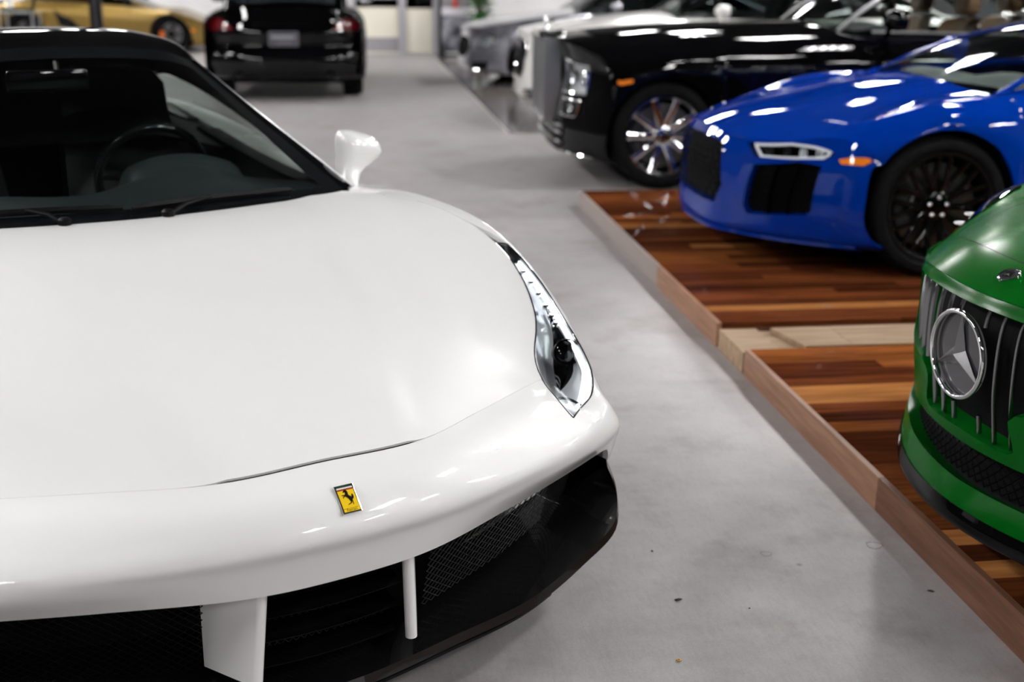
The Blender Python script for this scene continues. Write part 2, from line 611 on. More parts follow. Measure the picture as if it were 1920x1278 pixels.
XL, XR, YB, YF, ZC = -10.5, 10.0, -7.0, 27.0, 5.0
o = MB().box(XL, XR, YB, YF, -.1, 0).build('floor', FLOOR, smooth=0)
tag(o, kind='structure')
o = MB().box(1.52, XR, 11.55, 23.3, 0, .006).build('floor', TILEFLOOR, smooth=0)
tag(o, kind='structure')
o = MB().box(1.485, 1.52, 11.5, 23.3, 0, .009).build('trim_1', mat('pale_edge_strip', (.50, .47, .44), rough=.4), smooth=0)
tag(o, kind='structure')
for nm, bx in (('wall_left', (XL - .2, XL, YB, YF, 0, ZC)), ('wall_right', (XR, XR + .2, YB, YF, 0, ZC)), ('wall_front', (XL, XR, YB - .2, YB, 0, ZC)), ('wall_back', (XL, XR, YF, YF + .2, 0, ZC))):
    tag(MB().box(*bx).build(nm, WALL if nm == 'wall_back' else DARKWALL, smooth=0), kind='structure')
tag(MB().box(XL, XR, YB, YF, ZC, ZC + .2).build('ceiling', CEIL, smooth=0), kind='structure')

# high-bay fixtures: a white reflector tray with four tubes
TUBE = emis('lit_tube', (1.0, .985, .97), LIGHT_POWER)
TRAY = mat('white_enamel', (.8, .8, .8), rough=.4)


def fixture():
    r = empty('ceiling_light')
    P = []
    prof = [(-.32, -.05), (-.30, .0), (-.28, .02), (.28, .02), (.30, .0), (.32, -.05)]
    for y in (-.62, .62):
        P.append([(x, y, z) for x, z in prof])
    m = MB().grid(P)
    for y in (-.62, .62):
        m.add([(-.32, y, -.05), (-.28, y, .02), (.28, y, .02), (.32, y, -.05)], [(0, 1, 2, 3)])
    m.box(-.10, .10, -.5, .5, .02, .07)
    m.build('housing', TRAY, r, smooth=0)
    for i in range(4):
        x = -.21 + i * .14
        MB().tube([(x, -.58, -.03), (x, .58, -.03)], .020, n=8).build('tube', TUBE, r, smooth=60)
    for y in (-.45, .45):
        MB().tube([(0, y, .07), (0, y, ZC - 4.45)], .006, n=5).build('hanger_rod', SATIN, r)
    return r


FX = fixture()
_spots = []
LIGHT_ROWS = ((-8.0, 'left'), (-4.1, 'aisle'), (4.6, 'right'), (8.4, 'far right'))
k = 0
for X, _n in LIGHT_ROWS:
    for j in range(8):
        Y = -4.5 + j * 4.1
        if X < -6 and Y < 7:
            continue
        o = FX if k == 0 else copy_tree(FX)
        o.location = (X, Y, 4.45)
        tag(o, 'white four-tube ceiling fixture hanging above the showroom', 'ceiling light', 'ceiling light fixtures')
        k += 1

# far storefront partition and door; cream paint imitates light through its glass
Y0 = 23.4
tag(MB().box(1.72, 4.3, Y0, Y0 + .12, 0, ZC).build('wall_partition', WALL, smooth=0), kind='structure')
tag(MB().box(4.3, XR, Y0, Y0 + .12, 0, ZC).build('wall_partition', DARKWALL, smooth=0), kind='structure')
tag(MB().box(-.75, .02, Y0, Y0 + .12, 0, ZC).build('wall_partition', WALL, smooth=0), kind='structure')
tag(MB().box(-.75, -.63, Y0 + .12, YF, 0, ZC).build('wall_return', WALL, smooth=0), kind='structure')
tag(MB().box(.02, 1.72, Y0, Y0 + .12, 2.5, ZC).build('wall_partition', WALL, smooth=0), kind='structure')
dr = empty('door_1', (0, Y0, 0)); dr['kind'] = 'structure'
fr = MB()
for x0, x1 in ((.02, .10), (.90, 1.05), (1.56, 1.68)):
    fr.box(x0, x1, -.05, .08, 0, 2.5)
fr.box(.02, 1.68, -.05, .08, 2.42, 2.5)
fr.build('door_frame', ALU, dr, smooth=0)
MB().box(1.68, 1.80, -.08, .06, 0, 2.5).build('door_post', mat('black_post', (.004, .004, .005), rough=.5, spec=.1), dr, smooth=0)
MB().box(.10, .90, 0, .05, .03, .30).build('kick_panel', GREYKICK, dr, smooth=0)
MB().box(.10, .90, 0, .05, .0, .03).build('threshold', GLOW_CREAM, dr, smooth=0)
MB().box(.10, .90, 0, .05, .30, .86).build('painted_glow_panel', GLOW_CREAM, dr, smooth=0)
MB().box(1.05, 1.56, 0, .05, .02, .84).build('painted_glow_panel', GLOW_CREAM, dr, smooth=0)
MB().box(.10, .90, .0, .05, .86, 1.02).build('dark_pane', DARKGLASS, dr, smooth=0)
MB().box(.10, .90, -.02, .06, 1.02, 1.09).build('rail', ALU, dr, smooth=0)
MB().box(1.05, 1.56, .01, .05, .84, 2.42).build('dark_pane', DARKGLASS, dr, smooth=0)
MB().box(.10, .90, .01, .05, 1.09, 2.42).build('dark_pane', DARKGLASS, dr, smooth=0)
MB().box(.02, 1.68, .09, .12, .8, 2.5).build('backing', mat('dim_backing', (.10, .105, .10), rough=.8), dr, smooth=0)

# ---------------------------------------------------------------- wooden platforms (staves of dark and light acacia)
STAVES = [noise_mat('acacia_%d' % i, c0, c1, scale=3.2, stretch=(1.0, 16, 6), rough=.42, detail=8, obj_random=.30, coat=.10, spec=0.0, pos=(.3, .72))
          for i, (c0, c1) in enumerate((((.022, .0055, .0024), (.080, .022, .008)), ((.045, .0125, .0042), (.13, .037, .012)), ((.085, .026, .0075), (.20, .064, .018)), ((.21, .080, .023), (.39, .165, .052))))]
EDGEB = noise_mat('edge_board', (.18, .085, .046), (.28, .145, .085), scale=4, stretch=(6, 1.0, 14), rough=.5, detail=8, obj_random=.25)
EDGED = noise_mat('dark_edge_board', (.10, .045, .026), (.165, .080, .048), scale=4, stretch=(6, 1.0, 14), rough=.5, detail=8, spec=.2)
LUMBER = noise_mat('raw_lumber', (.23, .145, .085), (.36, .25, .16), scale=3, stretch=(1, 14, 6), rough=.65, detail=7, obj_random=.12)
PH = .107


def platform(label, x0, x1, y0, y1, light_rows, edges, seed):
    rnd = random.Random(seed)
    root = empty('wooden_platform', ((x0 + x1) / 2, (y0 + y1) / 2, 0), label=label, cat='platform', group='wooden display platforms')
    cx, cy = (x0 + x1) / 2, (y0 + y1) / 2
    MB().box(x0 + .04 - cx, x1 - cx, y0 + .02 - cy, y1 - .02 - cy, 0, PH - .022).build('subframe', VOIDBK, root, smooth=0)
    wid = .0875
    n = max(1, round((y1 - y0) / wid))
    wid = (y1 - y0) / n
    cache = {}
    for i in range(n):
        x = x0 + .020
        first = True
        while x < x1 - .05:
            ln = rnd.choice((.55, .8, 1.05, 1.4, 1.8))
            if first:
                ln *= rnd.choice((.5, .8, 1))
                first = False
            ln = min(ln, x1 - x)
            if x1 - x - ln < .25:
                ln = x1 - x
            ln = round(ln, 3)
            if ln not in cache:
                h = ln / 2 - .0006
                g = wid / 2 - .0006
                mm = MB()
                mm.box(-h, h, -g, g, -.022, 0)
                me_o = mm.build('stave', None, None, smooth=0)
                cache[ln] = me_o.data
                bpy.data.objects.remove(me_o)
            o = bpy.data.objects.new('stave', cache[ln].copy() if False else cache[ln])
            link(o, root)
            yy = y0 + (i + .5) * wid
            o.location = (x + ln / 2 - cx, yy - cy, PH + rnd.uniform(-.0012, -.0002))
            mi = rnd.choices((0, 1, 2, 3), (.36, .36, .20, .08))[0]
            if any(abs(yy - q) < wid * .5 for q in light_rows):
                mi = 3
            if not o.data.materials:
                o.data.materials.append(STAVES[0])
            o.material_slots[0].link = 'OBJECT'
            o.material_slots[0].material = STAVES[mi]
            x += ln
    for (ya, yb, m, dz) in edges:
        MB().box(x0 - cx, x0 + .02 - cx, ya + .001 - cy, yb - .001 - cy, 0, PH + dz).build('edge_board', m, root, smooth=0, bevel=.0015)
    for yy, s_ in ((y0, 1), (y1, -1)):
        MB().box(x0 + .02 - cx, x1 - cx, min(yy, yy + s_ * .018) - cy, max(yy, yy + s_ * .018) - cy, 0, PH - .023).build('end_board', noise_mat('end_grain', (.07, .028, .014), (.15, .06, .03), scale=4, rough=.5) if 'end_grain' not in MATS else MATS['end_grain'], root, smooth=0)
    return root


platform('dark wooden platform of narrow staves under the blue sports car', 1.5, 6.7, 4.60, 7.77, (), ((4.60, 5.62, EDGEB, .0), (5.62, 7.77, mat('grey_edge_board', (.30, .25, .23), rough=.55), .0)), 3)
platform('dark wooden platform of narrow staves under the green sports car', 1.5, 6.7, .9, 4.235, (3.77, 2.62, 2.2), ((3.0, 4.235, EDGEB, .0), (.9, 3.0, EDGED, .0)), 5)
o = MB().box(1.5, 1.66, 4.25, 4.57, 0, .089).build('timber_block', LUMBER, smooth=0, bevel=.002)
tag(o, 'pale raw timber block wedged between the two dark platforms at the aisle', 'timber')
o = MB().box(1.66, 5.5, 4.25, 4.57, 0, .075).build('timber_beam', LUMBER, smooth=0, bevel=.002)
tag(o, 'raw timber beam lying in the gap between the two platforms', 'timber')
for i, (xa, xb) in enumerate(((1.735, 1.97), (1.972, 3.3))):
    o = MB().prism([(xa + (.0 if i else -.02), 4.545), (xb, 4.545), (xb, 4.285), (xa + (0 if i else .035), 4.285)], .0755, .097).build('filler_board', LUMBER, smooth=0, bevel=.0015)
    tag(o, ('short' if i == 0 else 'long') + ' pale filler board laid on the beam between the platforms', 'board')

# ---------------------------------------------------------------- wheels


def wheel(parent, a, b, rt, width, rr, side=1, style='y', nsp=10, spoke_m=None, rim_m=None, cal=None, tread=True, steer=0.0, rdisc=None, detail=True, dish=.045, name='wheel'):
    """a wheel standing on the ground; outer face at lateral distance b; tyre mesh carries rim, spokes, disc and caliper"""
    spoke_m = spoke_m or SATIN
    rim_m = rim_m or spoke_m
    fx = lambda r, c, s_, h: (h, r * c, r * s_)
    sw = width
    prof = [(rr - .004, -.004 - .02), (rr + .010, -.006), (rr + (rt - rr) * .35, .004), (rr + (rt - rr) * .7, -.002), (rt - .016, -.016), (rt - .004, -.032), (rt, -.05)]
    for k_ in range(1, 5):
        x = -.05 - (sw - .1) * k_ / 5
        if tread:
            prof += [(rt, x + .006), (rt - .007, x + .004), (rt - .007, x - .004), (rt, x - .006)]
        else:
            prof += [(rt, x)]
    prof += [(rt, -sw + .05), (rt - .02, -sw + .016), (rr + .01, -sw), (rr - .004, -sw + .02)]
    t = MB().lathe(prof, n=56, fn=fx).build(name, RUBBER, parent, smooth=40)
    t.location = (b * side, a, rt)
    t.rotation_euler = (0, 0, (0 if side > 0 else math.pi) + steer)
    rim = [(rr - .002, -.022), (rr + .006, -.008), (rr + .004, -.003), (rr - .006, -.004), (rr - .016, -.016), (rr - .022, -.05), (rr - .03, -sw * .6), (rr - .01, -sw + .02)]
    MB().lathe(rim, n=56, fn=fx).build('rim', rim_m, t, smooth=40)
    MB().lathe([(rr - .03, -sw * .62), (.02, -sw * .62)], n=32, fn=fx).build('wheel_well_back', VOIDBK, t)
    rd = rdisc or rr * .80
    MB().lathe([(rd, -.105), (rd, -.09), (rd * .55, -.09), (rd * .52, -.085), (.05, -.085)], n=40, fn=fx).build('brake_disc', DISC, t, smooth=30)
    if cal is not None:
        m = MB()
        a0, a1 = R(150), R(215)
        P = []
        for q in np.linspace(a0, a1, 8):
            c, s_ = math.cos(q), math.sin(q)
            P.append([(x, r * c, r * s_) for r, x in ((rd * .66, -.075), (rd * .72, -.06), (rd * .98, -.06), (rd * 1.05, -.075), (rd * 1.05, -.12), (rd * .66, -.12))])
        m.grid(P, close_v=True)
        m.add(P[0], [(0, 1, 2, 3, 4, 5)]).add(P[-1], [(0, 1, 2, 3, 4, 5)])
        m.build('brake_caliper', cal, t, smooth=30)
    # one spoke, copied round
    hub = .062
    sp = MB()
    if style == 'straight':
        P = []
        for f in np.linspace(0, 1, 7):
            r = hub + (rr - .012 - hub) * f
            w_ = .026 - .010 * f + .010 * f**6
            x = -dish + (dish - .012) * f**1.5 + .012 * math.sin(math.pi * f)
            P.append([(x - .022, r, -w_), (x - .004, r, -w_ * .95), (x, r, -w_ * .6), (x, r, w_ * .6), (x - .004, r, w_ * .95), (x - .022, r, w_)])
        sp.grid(P)
    elif style == 'y':
        for sg in (-1, 1):
            P = []
            for f in np.linspace(0, 1, 8):
                r = hub + (rr - .010 - hub) * f
                w_ = .012
                cc = sg * (.006 + .045 * max(0, f - .35) / .65 * (rr / .25))
                x = -dish + (dish - .010) * f**1.4 + .006 * math.sin(math.pi * f)
                P.append([(x - .022, r, cc - w_), (x - .003, r, cc - w_), (x, r, cc - w_ * .5), (x, r, cc + w_ * .5), (x - .003, r, cc + w_), (x - .022, r, cc + w_)])
            sp.grid(P)
    so = sp.build('spoke', spoke_m, t, smooth=40)
    for q in range(1, nsp):
        c = so.copy()
        link(c, t)
        c.rotation_euler = (2 * math.pi * q / nsp, 0, 0)
    MB().lathe([(hub + .012, -dish - .03), (hub + .010, -dish + .004), (hub - .004, -dish + .010), (.032, -dish + .010), (.030, -dish + .016), (.0, -dish + .017)], n=32, fn=fx).build('hub_cap', spoke_m, t, smooth=30)
    if detail:
        for q in range(5):
            an = 2 * math.pi * q / 5 + .3
            MB().lathe([(.0095, 0), (.0095, .012), (.006, .016), (0, .016)], n=6, fn=lambda r, c, s_, h: (h, r * c, r * s_)).build('lug_nut', SATIN if spoke_m is not CHROME else CHROME, t, loc=(-dish + .008, .046 * math.cos(an), .046 * math.sin(an)))
    return t
# ---------------------------------------------------------------- helpers shared by the cars


def car_root(label, x, y, rz, z=0.0, cat='car'):
    return empty('car', (x, y, z), rz, label, cat)


def sw(rows):
    """(a, b, z) triples -> (b, a, z)"""
    return [[(b, a, z) for a, b, z in r] for r in rows]


def arch_pts(sf, a0, z0, r, ang0, ang1, n, guess):
    out = []
    g = guess
    for q in np.linspace(ang0, ang1, n):
        g = sf.solve(az, (a0 + r * math.cos(R(q)), z0 + r * math.sin(R(q))), g)
        out.append(tuple(g))
    return out


def wheel_house(parent, a, r, b_in, b_out, zc, side):
    """dark inner wheel arch liner"""
    P = []
    for q in np.linspace(-20, 200, 16):
        c, s_ = math.cos(R(q)) * r, math.sin(R(q)) * r
        P.append([(b_in * side, a + c, zc + s_), (b_out * side, a + c, zc + s_)])
    m = MB().grid(P)
    m.add([p[0] for p in P], [tuple(range(len(P)))])
    return m.build('wheel_arch_liner', VOIDBK, parent)


# ================================================================ white mid-engined coupe (foreground)
FER = ((.016, 1.904, 0), R(24.05))
fer = car_root('white mid-engined sports coupe with black roof nearest the camera', FER[0][0], FER[0][1], FER[1])
FNET = sw([
 [(.135, 0, .405), (.150, .18, .405), (.245, .43, .40), (.37, .70, .392), (.417, .79, .388), (.455, .845, .375), (.50, .885, .33), (.545, .905, .26), (.57, .905, .18)],
 [(.105, 0, .482), (.125, .20, .478), (.20, .45, .472), (.31, .69, .462), (.375, .79, .457), (.435, .868, .449), (.50, .912, .40), (.565, .93, .30), (.60, .93, .18)],
 [(.085, 0, .518), (.105, .20, .515), (.185, .44, .508), (.31, .68, .50), (.385, .775, .495), (.44, .845, .495), (.52, .90, .45), (.60, .94, .33), (.64, .94, .18)],
 [(.120, 0, .577), (.140, .20, .573), (.25, .43, .557), (.40, .68, .53), (.455, .755, .52), (.465, .825, .53), (.56, .895, .49), (.65, .945, .36), (.68, .945, .18)],
 [(.228, 0, .61), (.240, .20, .605), (.385, .44, .583), (.543, .70, .56), (.55, .765, .563), (.52, .825, .585), (.60, .895, .535), (.70, .95, .40), (.72, .95, .18)],
 [(.60, 0, .70), (.605, .20, .694), (.65, .45, .672), (.70, .68, .645), (.71, .77, .66), (.69, .845, .685), (.72, .915, .62), (.78, .955, .46), (.80, .95, .18)],
 [(1.02, 0, .79), (1.02, .20, .786), (1.03, .46, .768), (1.04, .68, .765), (1.04, .80, .795), (1.04, .888, .806), (1.05, .948, .73), (1.07, .968, .55), (1.07, .955, .18)],
 [(1.447, 0, .866), (1.455, .20, .868), (1.495, .42, .87), (1.585, .66, .866), (1.53, .765, .86), (1.48, .865, .852), (1.48, .935, .78), (1.48, .955, .56), (1.48, .95, .18)],
 [(1.90, 0, .87), (1.90, .20, .87), (1.92, .42, .87), (1.95, .66, .840), (1.95, .77, .835), (1.95, .86, .815), (1.95, .92, .76), (1.95, .93, .52), (1.95, .935, .18)],
 [(2.60, 0, .90), (2.60, .20, .90), (2.60, .42, .90), (2.60, .68, .855), (2.60, .78, .850), (2.60, .875, .83), (2.60, .94, .77), (2.60, .93, .52), (2.60, .94, .18)],
 [(3.25, 0, 1.08), (3.25, .20, 1.08), (3.25, .42, 1.06), (3.25, .64, .93), (3.25, .79, .91), (3.25, .90, .88), (3.25, .965, .80), (3.25, .975, .55), (3.25, .96, .18)],
 [(3.85, 0, .98), (3.85, .20, .98), (3.85, .42, .97), (3.85, .66, .95), (3.85, .80, .93), (3.85, .91, .89), (3.85, .97, .80), (3.85, .975, .55), (3.85, .955, .18)],
 [(4.42, 0, .92), (4.42, .20, .92), (4.41, .42, .915), (4.39, .64, .90), (4.35, .76, .885), (4.30, .86, .86), (4.25, .92, .78), (4.25, .93, .55), (4.25, .92, .18)],
])
fs = Surf(FNET)


def fpx(px, py, g):
    return tuple(fs.solve(lambda P: pixel_of(FER[0], FER[1], P), (px, py), g))


# seams read off the photograph, as (s, t) on the body surface
SEAM = [(4, 0), (4, 1)] + [fpx(900, 770, (4, 2)), fpx(1017, 711, (4, 3))]
HOODSIDE = [SEAM[-1]] + [fpx(x, y, g) for x, y, g in ((1005, 612, (5, 3.7)), (991, 547, (5.3, 4)), (962, 492, (5.7, 4.2)), (930, 455, (6, 4.4)), (870, 412, (6.4, 4.5)), (800, 381, (6.8, 4.6)), (720, 365, (7, 4)))] + [(7, 3.05)]
HLOUT = [fpx(x, y, g) for x, y, g in ((1075, 783, (3, 4)), (1104, 748, (3.3, 4.6)), (1112, 712, (3.7, 4.9)), (1100, 670, (4.3, 5)), (1060, 600, (5, 5)), (1011, 523, (5.5, 5)), (953, 441, (6, 5)))]
P1 = HLOUT[2]
HLIN = [HLOUT[0], ((HLOUT[0][0] + SEAM[-1][0]) / 2, (HLOUT[0][1] + SEAM[-1][1]) / 2)] + HOODSIDE[:5]
ARC = arch_pts(fs, 1.08, .34, .372, 205, -25, 13, (5, 7.8))

# bonnet
_hs = HOODSIDE
NH = 60
hside = curve(_hs, 26)
hs_t = hside[:, 1]
hs_s = hside[:, 0]
front_t = np.array([p[1] for p in SEAM])
front_s = np.array([p[0] for p in SEAM])


def hood_grid(n_t=61, n_s=30):
    """rows from the front seam to the cowl; the edge follows the lamp and the wing seam"""
    ST = np.zeros((n_s, n_t, 2))
    edge = curve(_hs, n_s)
    for i in range(n_s):
        v = i / (n_s - 1)
        for j in range(n_t):
            u = -1 + 2 * j / (n_t - 1)
            au = abs(u)
            sfr = np.interp(au * front_t[-1], front_t, front_s)
            te = edge[i, 1]
            # s along the row: blend between the centre line and the edge position
            sfr = sfr + .022 * max(0.0, min(1.0, (1.08 - au * front_t[-1]) / .15))
            sc = sfr * (1 - v) + 7.0 * v
            se = edge[i, 0]
            base_e = front_s[-1] * (1 - v) + 7.0 * v
            wgt = au ** 4
            ST[i, j] = (sc + (se - base_e) * wgt, u * te)
    return ST


def panel_st(name, sf, ST, m, parent, flange=.014, gap=.0016, off=0.0, off_fn=None, smooth=40):
    P = sf(ST[..., 0], ST[..., 1])
    N = sf.normal(ST[..., 0], ST[..., 1])
    P = P + N * off
    if off_fn is not None:
        P = P + N * off_fn(P)[..., None]
    if gap:
        for a_, b_ in ((0, 1), (-1, -2)):
            d = P[b_] - P[a_]
            P[a_] += d / np.maximum(np.linalg.norm(d, axis=-1, keepdims=True), 1e-6) * gap
            d = P[:, b_] - P[:, a_]
            P[:, a_] += d / np.maximum(np.linalg.norm(d, axis=-1, keepdims=True), 1e-6) * gap
    mb = MB().grid(P)
    n_s, n_t = P.shape[:2]
    idx = [(0, j) for j in range(n_t)] + [(i, n_t - 1) for i in range(1, n_s)] + [(n_s - 1, j) for j in range(n_t - 2, -1, -1)] + [(i, 0) for i in range(n_s - 2, 0, -1)]
    n0 = len(mb.v)
    mb.v += [tuple(map(float, P[i, j] - N[i, j] * flange)) for i, j in idx]
    L = len(idx)
    base = [i * n_t + j for i, j in idx]
    for q in range(L):
        mb.f.append((base[q], base[(q + 1) % L], n0 + (q + 1) % L, n0 + q))
    return mb.build(name, m, parent, smooth=smooth)


def hood_relief(P):
    """raised centre field and the two shallow channels of the bonnet"""
    b, a = np.abs(P[..., 0]), P[..., 1]
    edge = .215 + (np.clip(a, .25, 1.4) - .25) * .22
    f = 1 / (1 + np.exp((b - edge) / .010))
    return .011 * f * np.clip((a - .22) / .12, 0, 1) * np.clip((1.5 - a) / .25, 0, 1)


panel_st('bonnet', fs, hood_grid(), WHITEP, fer, off_fn=hood_relief)
strip('shut_line', fs, [(4 + .008, -t_) for t_ in (1.08, .6)] + [(4 + .008, 0)] + [(4 + .008, t_) for t_ in (.6, 1.08)], VOIDBK, fer, wid=.012, off=-.004)
for sd in (1, -1):
    strip('shut_line', fs, [(p[0] - .03, p[1]) for p in SEAM[1:]], VOIDBK, fer, wid=.02, off=-.012, side=sd)
    strip('shut_line', fs, HOODSIDE[4:], VOIDBK, fer, wid=.02, off=-.012, side=sd)

# front bumper skin: centre, then each corner
A = [(0, t_) for t_ in (0, .6, 1.2, 2, 2.7, 3.3)]
for sd in (1, -1):
    Bq = [(4, 0), (4, .55), (4, 1)] + [SEAM[2], SEAM[3], HLOUT[0], HLOUT[1], P1]
    Aq = [(0, 0), (0, .55), (0, 1), (0, 2), (0, 3), (0, 3.9), (0, 4.5), (0, 5.0)]
    panel('bumper', fs, Aq, Bq, WHITEP, fer, nu=64, nv=26, side=sd, smoothA=False, gap=0 if True else .001)
    panel('bumper_corner', fs, [(0, 5.0), (0, 6), (0, 7), (0, 8)], [P1, ARC[4], ARC[2], ARC[0]], WHITEP, fer, nu=24, nv=20, side=sd, gap=.0005)
    # front wing with wheel arch
    Aw = [P1, HLOUT[3], HLOUT[4], HLOUT[5], HLOUT[6], HOODSIDE[5], HOODSIDE[6], HOODSIDE[7], (7.35, 4.2), (7.75, 5.0)]
    Bw = [ARC[4], ARC[5], ARC[6], ARC[7], ARC[8], ARC[9], ARC[10], ARC[11], ARC[12], (7.75, 8)]
    panel('front_wing', fs, Aw, Bw, WHITEP, fer, nu=60, nv=22, side=sd)
    panel('cowl_side', fs, [(7, 3.05), (7.35, 3.5), (7.75, 3.6)], [HOODSIDE[7], (7.35, 4.2), (7.75, 5.0)], WHITEP, fer, nu=10, nv=8, side=sd)
    panel('door', fs, [(7.77, 3.6), (8.5, 3.5), (9.45, 3.4)], [(7.77, 8), (8.5, 8), (9.45, 8)], WHITEP, fer, nu=20, nv=26, side=sd)
    AR = arch_pts(fs, 3.73, .355, .39, 205, -25, 11, (10.8, 7.7))
    panel('rear_wing', fs, [(9.47, 3.4), (10, 3.4), (10.5, 3.3), (11, 3.2), (11.5, 3.2), (12, 3.2), (12, 4.5)], [(9.47, 8), AR[0], AR[3], AR[5], AR[7], AR[9], AR[10]], WHITEP, fer, nu=40, nv=22, side=sd)
    panel('rear_corner', fs, [(12, 4.5), (12, 5.5)], [AR[10], (12, 8)], WHITEP, fer, nu=6, nv=14, side=sd)
    wheel_house(fer, 1.08, .40, .66, .88, .34, sd)
    wheel_house(fer, 3.73, .42, .62, .90, .355, sd)
    wheel(fer, 1.08, .945, .335, .24, .258, side=sd, style='y', nsp=5, spoke_m=DARKMET, cal=mat('yellow_caliper', (.75, .55, .02), rough=.3), name='front_wheel')
    wheel(fer, 3.73, .965, .352, .29, .258, side=sd, style='y', nsp=5, spoke_m=DARKMET, cal=MATS['yellow_caliper'], name='rear_wheel')
panel('parcel_shelf', fs, [(9.2, -3.4), (9.2, 3.4)], [(9.95, -3.4), (9.95, 3.4)], VOIDBK, fer, nu=20, nv=6, off=-.012)
panel('engine_cover', fs, [(9.9, -3.4), (9.9, 3.4)], [(12, -3.2), (12, 3.2)], BLACKP, fer, nu=30, nv=14)

_t = np.linspace(-8, 8, 41)
_P = fs(np.full(41, 12.0), _t)
_rows = []
for _f in np.linspace(0, 1, 8):
    _Q = _P.copy()
    _Q[:, 2] = _P[:, 2] * (1 - _f) + np.minimum(_P[:, 2], .28) * _f
    _Q[:, 1] += .09 * math.sin(math.pi * min(1, _f * 1.2) * .5) - .12 * max(0, _f - .7)
    _rows.append(_Q)
MB().grid(np.array(_rows)).build('rear_fascia', WHITEP, fer, smooth=50)
# ---- headlamps
LAMPCHROME = mat('lamp_reflector', (.95, .955, .97), metal=.12, rough=.22, coat=.5)
try:
    _b = LAMPCHROME.node_tree.nodes['Principled BSDF']
    _b.inputs['Thin Film Thickness'].default_value = 420
    _b.inputs['Thin Film IOR'].default_value = 1.6
except Exception:
    pass
LED = emis('led_strip', (.95, .98, 1.0), 2.0)


def st_between(Ain, Bout, nu, nv):
    A_ = curve(Ain, nu)
    B_ = curve(Bout, nu)
    v = np.linspace(0, 1, nv)[None, :, None]
    return A_[:, None] * (1 - v) + B_[:, None] * v


for sd in (1, -1):
    ST = st_between(HLIN, HLOUT, 34, 11)
    P = fs(ST[..., 0], ST[..., 1])
    N = fs.normal(ST[..., 0], ST[..., 1])
    u = np.linspace(0, 1, 34)[:, None]
    v = np.linspace(0, 1, 11)[None]
    mir = np.array([sd, 1, 1])
    bowl = MB().grid((P - N * (.005 + .036 * np.sin(np.pi * v)**.6 * np.sin(np.pi * np.clip(u, 0, 1))**.5)[..., None]) * mir).build('headlamp', LAMPCHROME, fer, smooth=60)
    lens = MB().grid((P - N * .001) * mir).build('lens', LENS, bowl, smooth=60)
    # black rubber seal round the lens
    ring = np.concatenate([P[:, 0], P[-1, 1:], P[::-1, -1][1:], P[0, ::-1][1:-1]])
    nring = np.concatenate([N[:, 0], N[-1, 1:], N[::-1, -1][1:], N[0, ::-1][1:-1]])
    q = (ring - nring * .001) * mir
    MB().tube([tuple(x) for x in q] + [tuple(q[0])], .0022, n=6, cap=False).build('seal', GLOSSBK, bowl)

    def hl(u_, v_, d=0.0):
        i = u_ * 33
        j = v_ * 10
        i0, j0 = int(min(i, 32)), int(min(j, 9))
        fi, fj = i - i0, j - j0
        f = lambda X: (X[i0, j0] * (1 - fi) * (1 - fj) + X[i0 + 1, j0] * fi * (1 - fj) + X[i0, j0 + 1] * (1 - fi) * fj + X[i0 + 1, j0 + 1] * fi * fj)
        return (f(P) - f(N) * d) * mir, f(N) * mir
    # projector: dark barrel and glass ball
    c, n = hl(.53, .46, .026)
    fwd = (Vector(n) * .55 + Vector((0, -1, .15)).normalized() * .65).normalized()
    x = fwd.orthogonal().normalized()
    y = fwd.cross(x)

    def disc_fn(r, cc, s_, h, c=c, x=x, y=y, fwd=fwd):
        p = Vector(c) + x * (r * cc) + y * (r * s_) + fwd * h
        return tuple(p)
    MB().lathe([(.034, -.03), (.035, .010), (.033, .012), (.031, .008)], n=28, fn=disc_fn).build('projector_ring', DARKMET, bowl)
    MB().lathe([(.031, .006), (.026, .014), (.015, .018), (.0, .020)], n=28, fn=disc_fn).build('projector_lens', GLOSSBK, bowl, smooth=70)
    # dark shroud patch and LED row along the outer edge
    G = []
    for uu in np.linspace(.34, .74, 14):
        w_ = .30 * max(0.0, math.sin(math.pi * (uu - .34) / .40)) ** .6
        G.append([tuple(hl(uu, .42 + w_ * (k_ / 4 - .5), .022 + .006 * math.sin(math.pi * k_ / 4))[0]) for k_ in range(5)])
    MB().grid(G).build('shroud', GLOSSBK, bowl, smooth=60)
    pts = [tuple(hl(uu, .80, .014)[0]) for uu in np.linspace(.18, .93, 20)]
    MB().tube(pts, .0055, n=6).build('led_strip', LED, bowl)
    for uu in np.linspace(.66, .92, 7):
        p_, n_ = hl(uu, .45, .016)
        MB().lathe([(.010, -.004), (.0095, .004), (.006, .006), (0, .006)], n=10, fn=lambda r, cc, s_, h, p_=p_, n_=n_: tuple(Vector(p_) + Vector(n_).orthogonal().normalized() * (r * cc) + Vector(n_).cross(Vector(n_).orthogonal()).normalized() * (r * s_) + Vector(n_) * h)).build('led_lens', CHROME, bowl)
    pts = [tuple(hl(.16 + .10 * math.sin(math.pi * vv), vv, .012)[0]) for vv in np.linspace(.06, .94, 10)]
    MB().tube(pts, .0035, n=6).build('divider', DARKMET, bowl)

# ---- mouth: dark cavity, mesh grilles, flaps, vanes, carbon splitter
CARBON = None
m_, nt_, b_ = _new('carbon_fibre')
_tc = nt_.nodes.new('ShaderNodeTexCoord')
_ck = nt_.nodes.new('ShaderNodeTexChecker')
_ck.inputs['Scale'].default_value = 420
_ck.inputs[1].default_value = (.002, .002, .0022, 1)
_ck.inputs[2].default_value = (.005, .005, .0055, 1)
nt_.links.new(_tc.outputs['Object'], _ck.inputs[0])
nt_.links.new(_ck.outputs[0], b_.inputs['Base Color'])
setp(b_, rough=.25, coat=1.0, coatr=.02, spec=.3)
CARBON = m_
MATS['carbon'] = m_

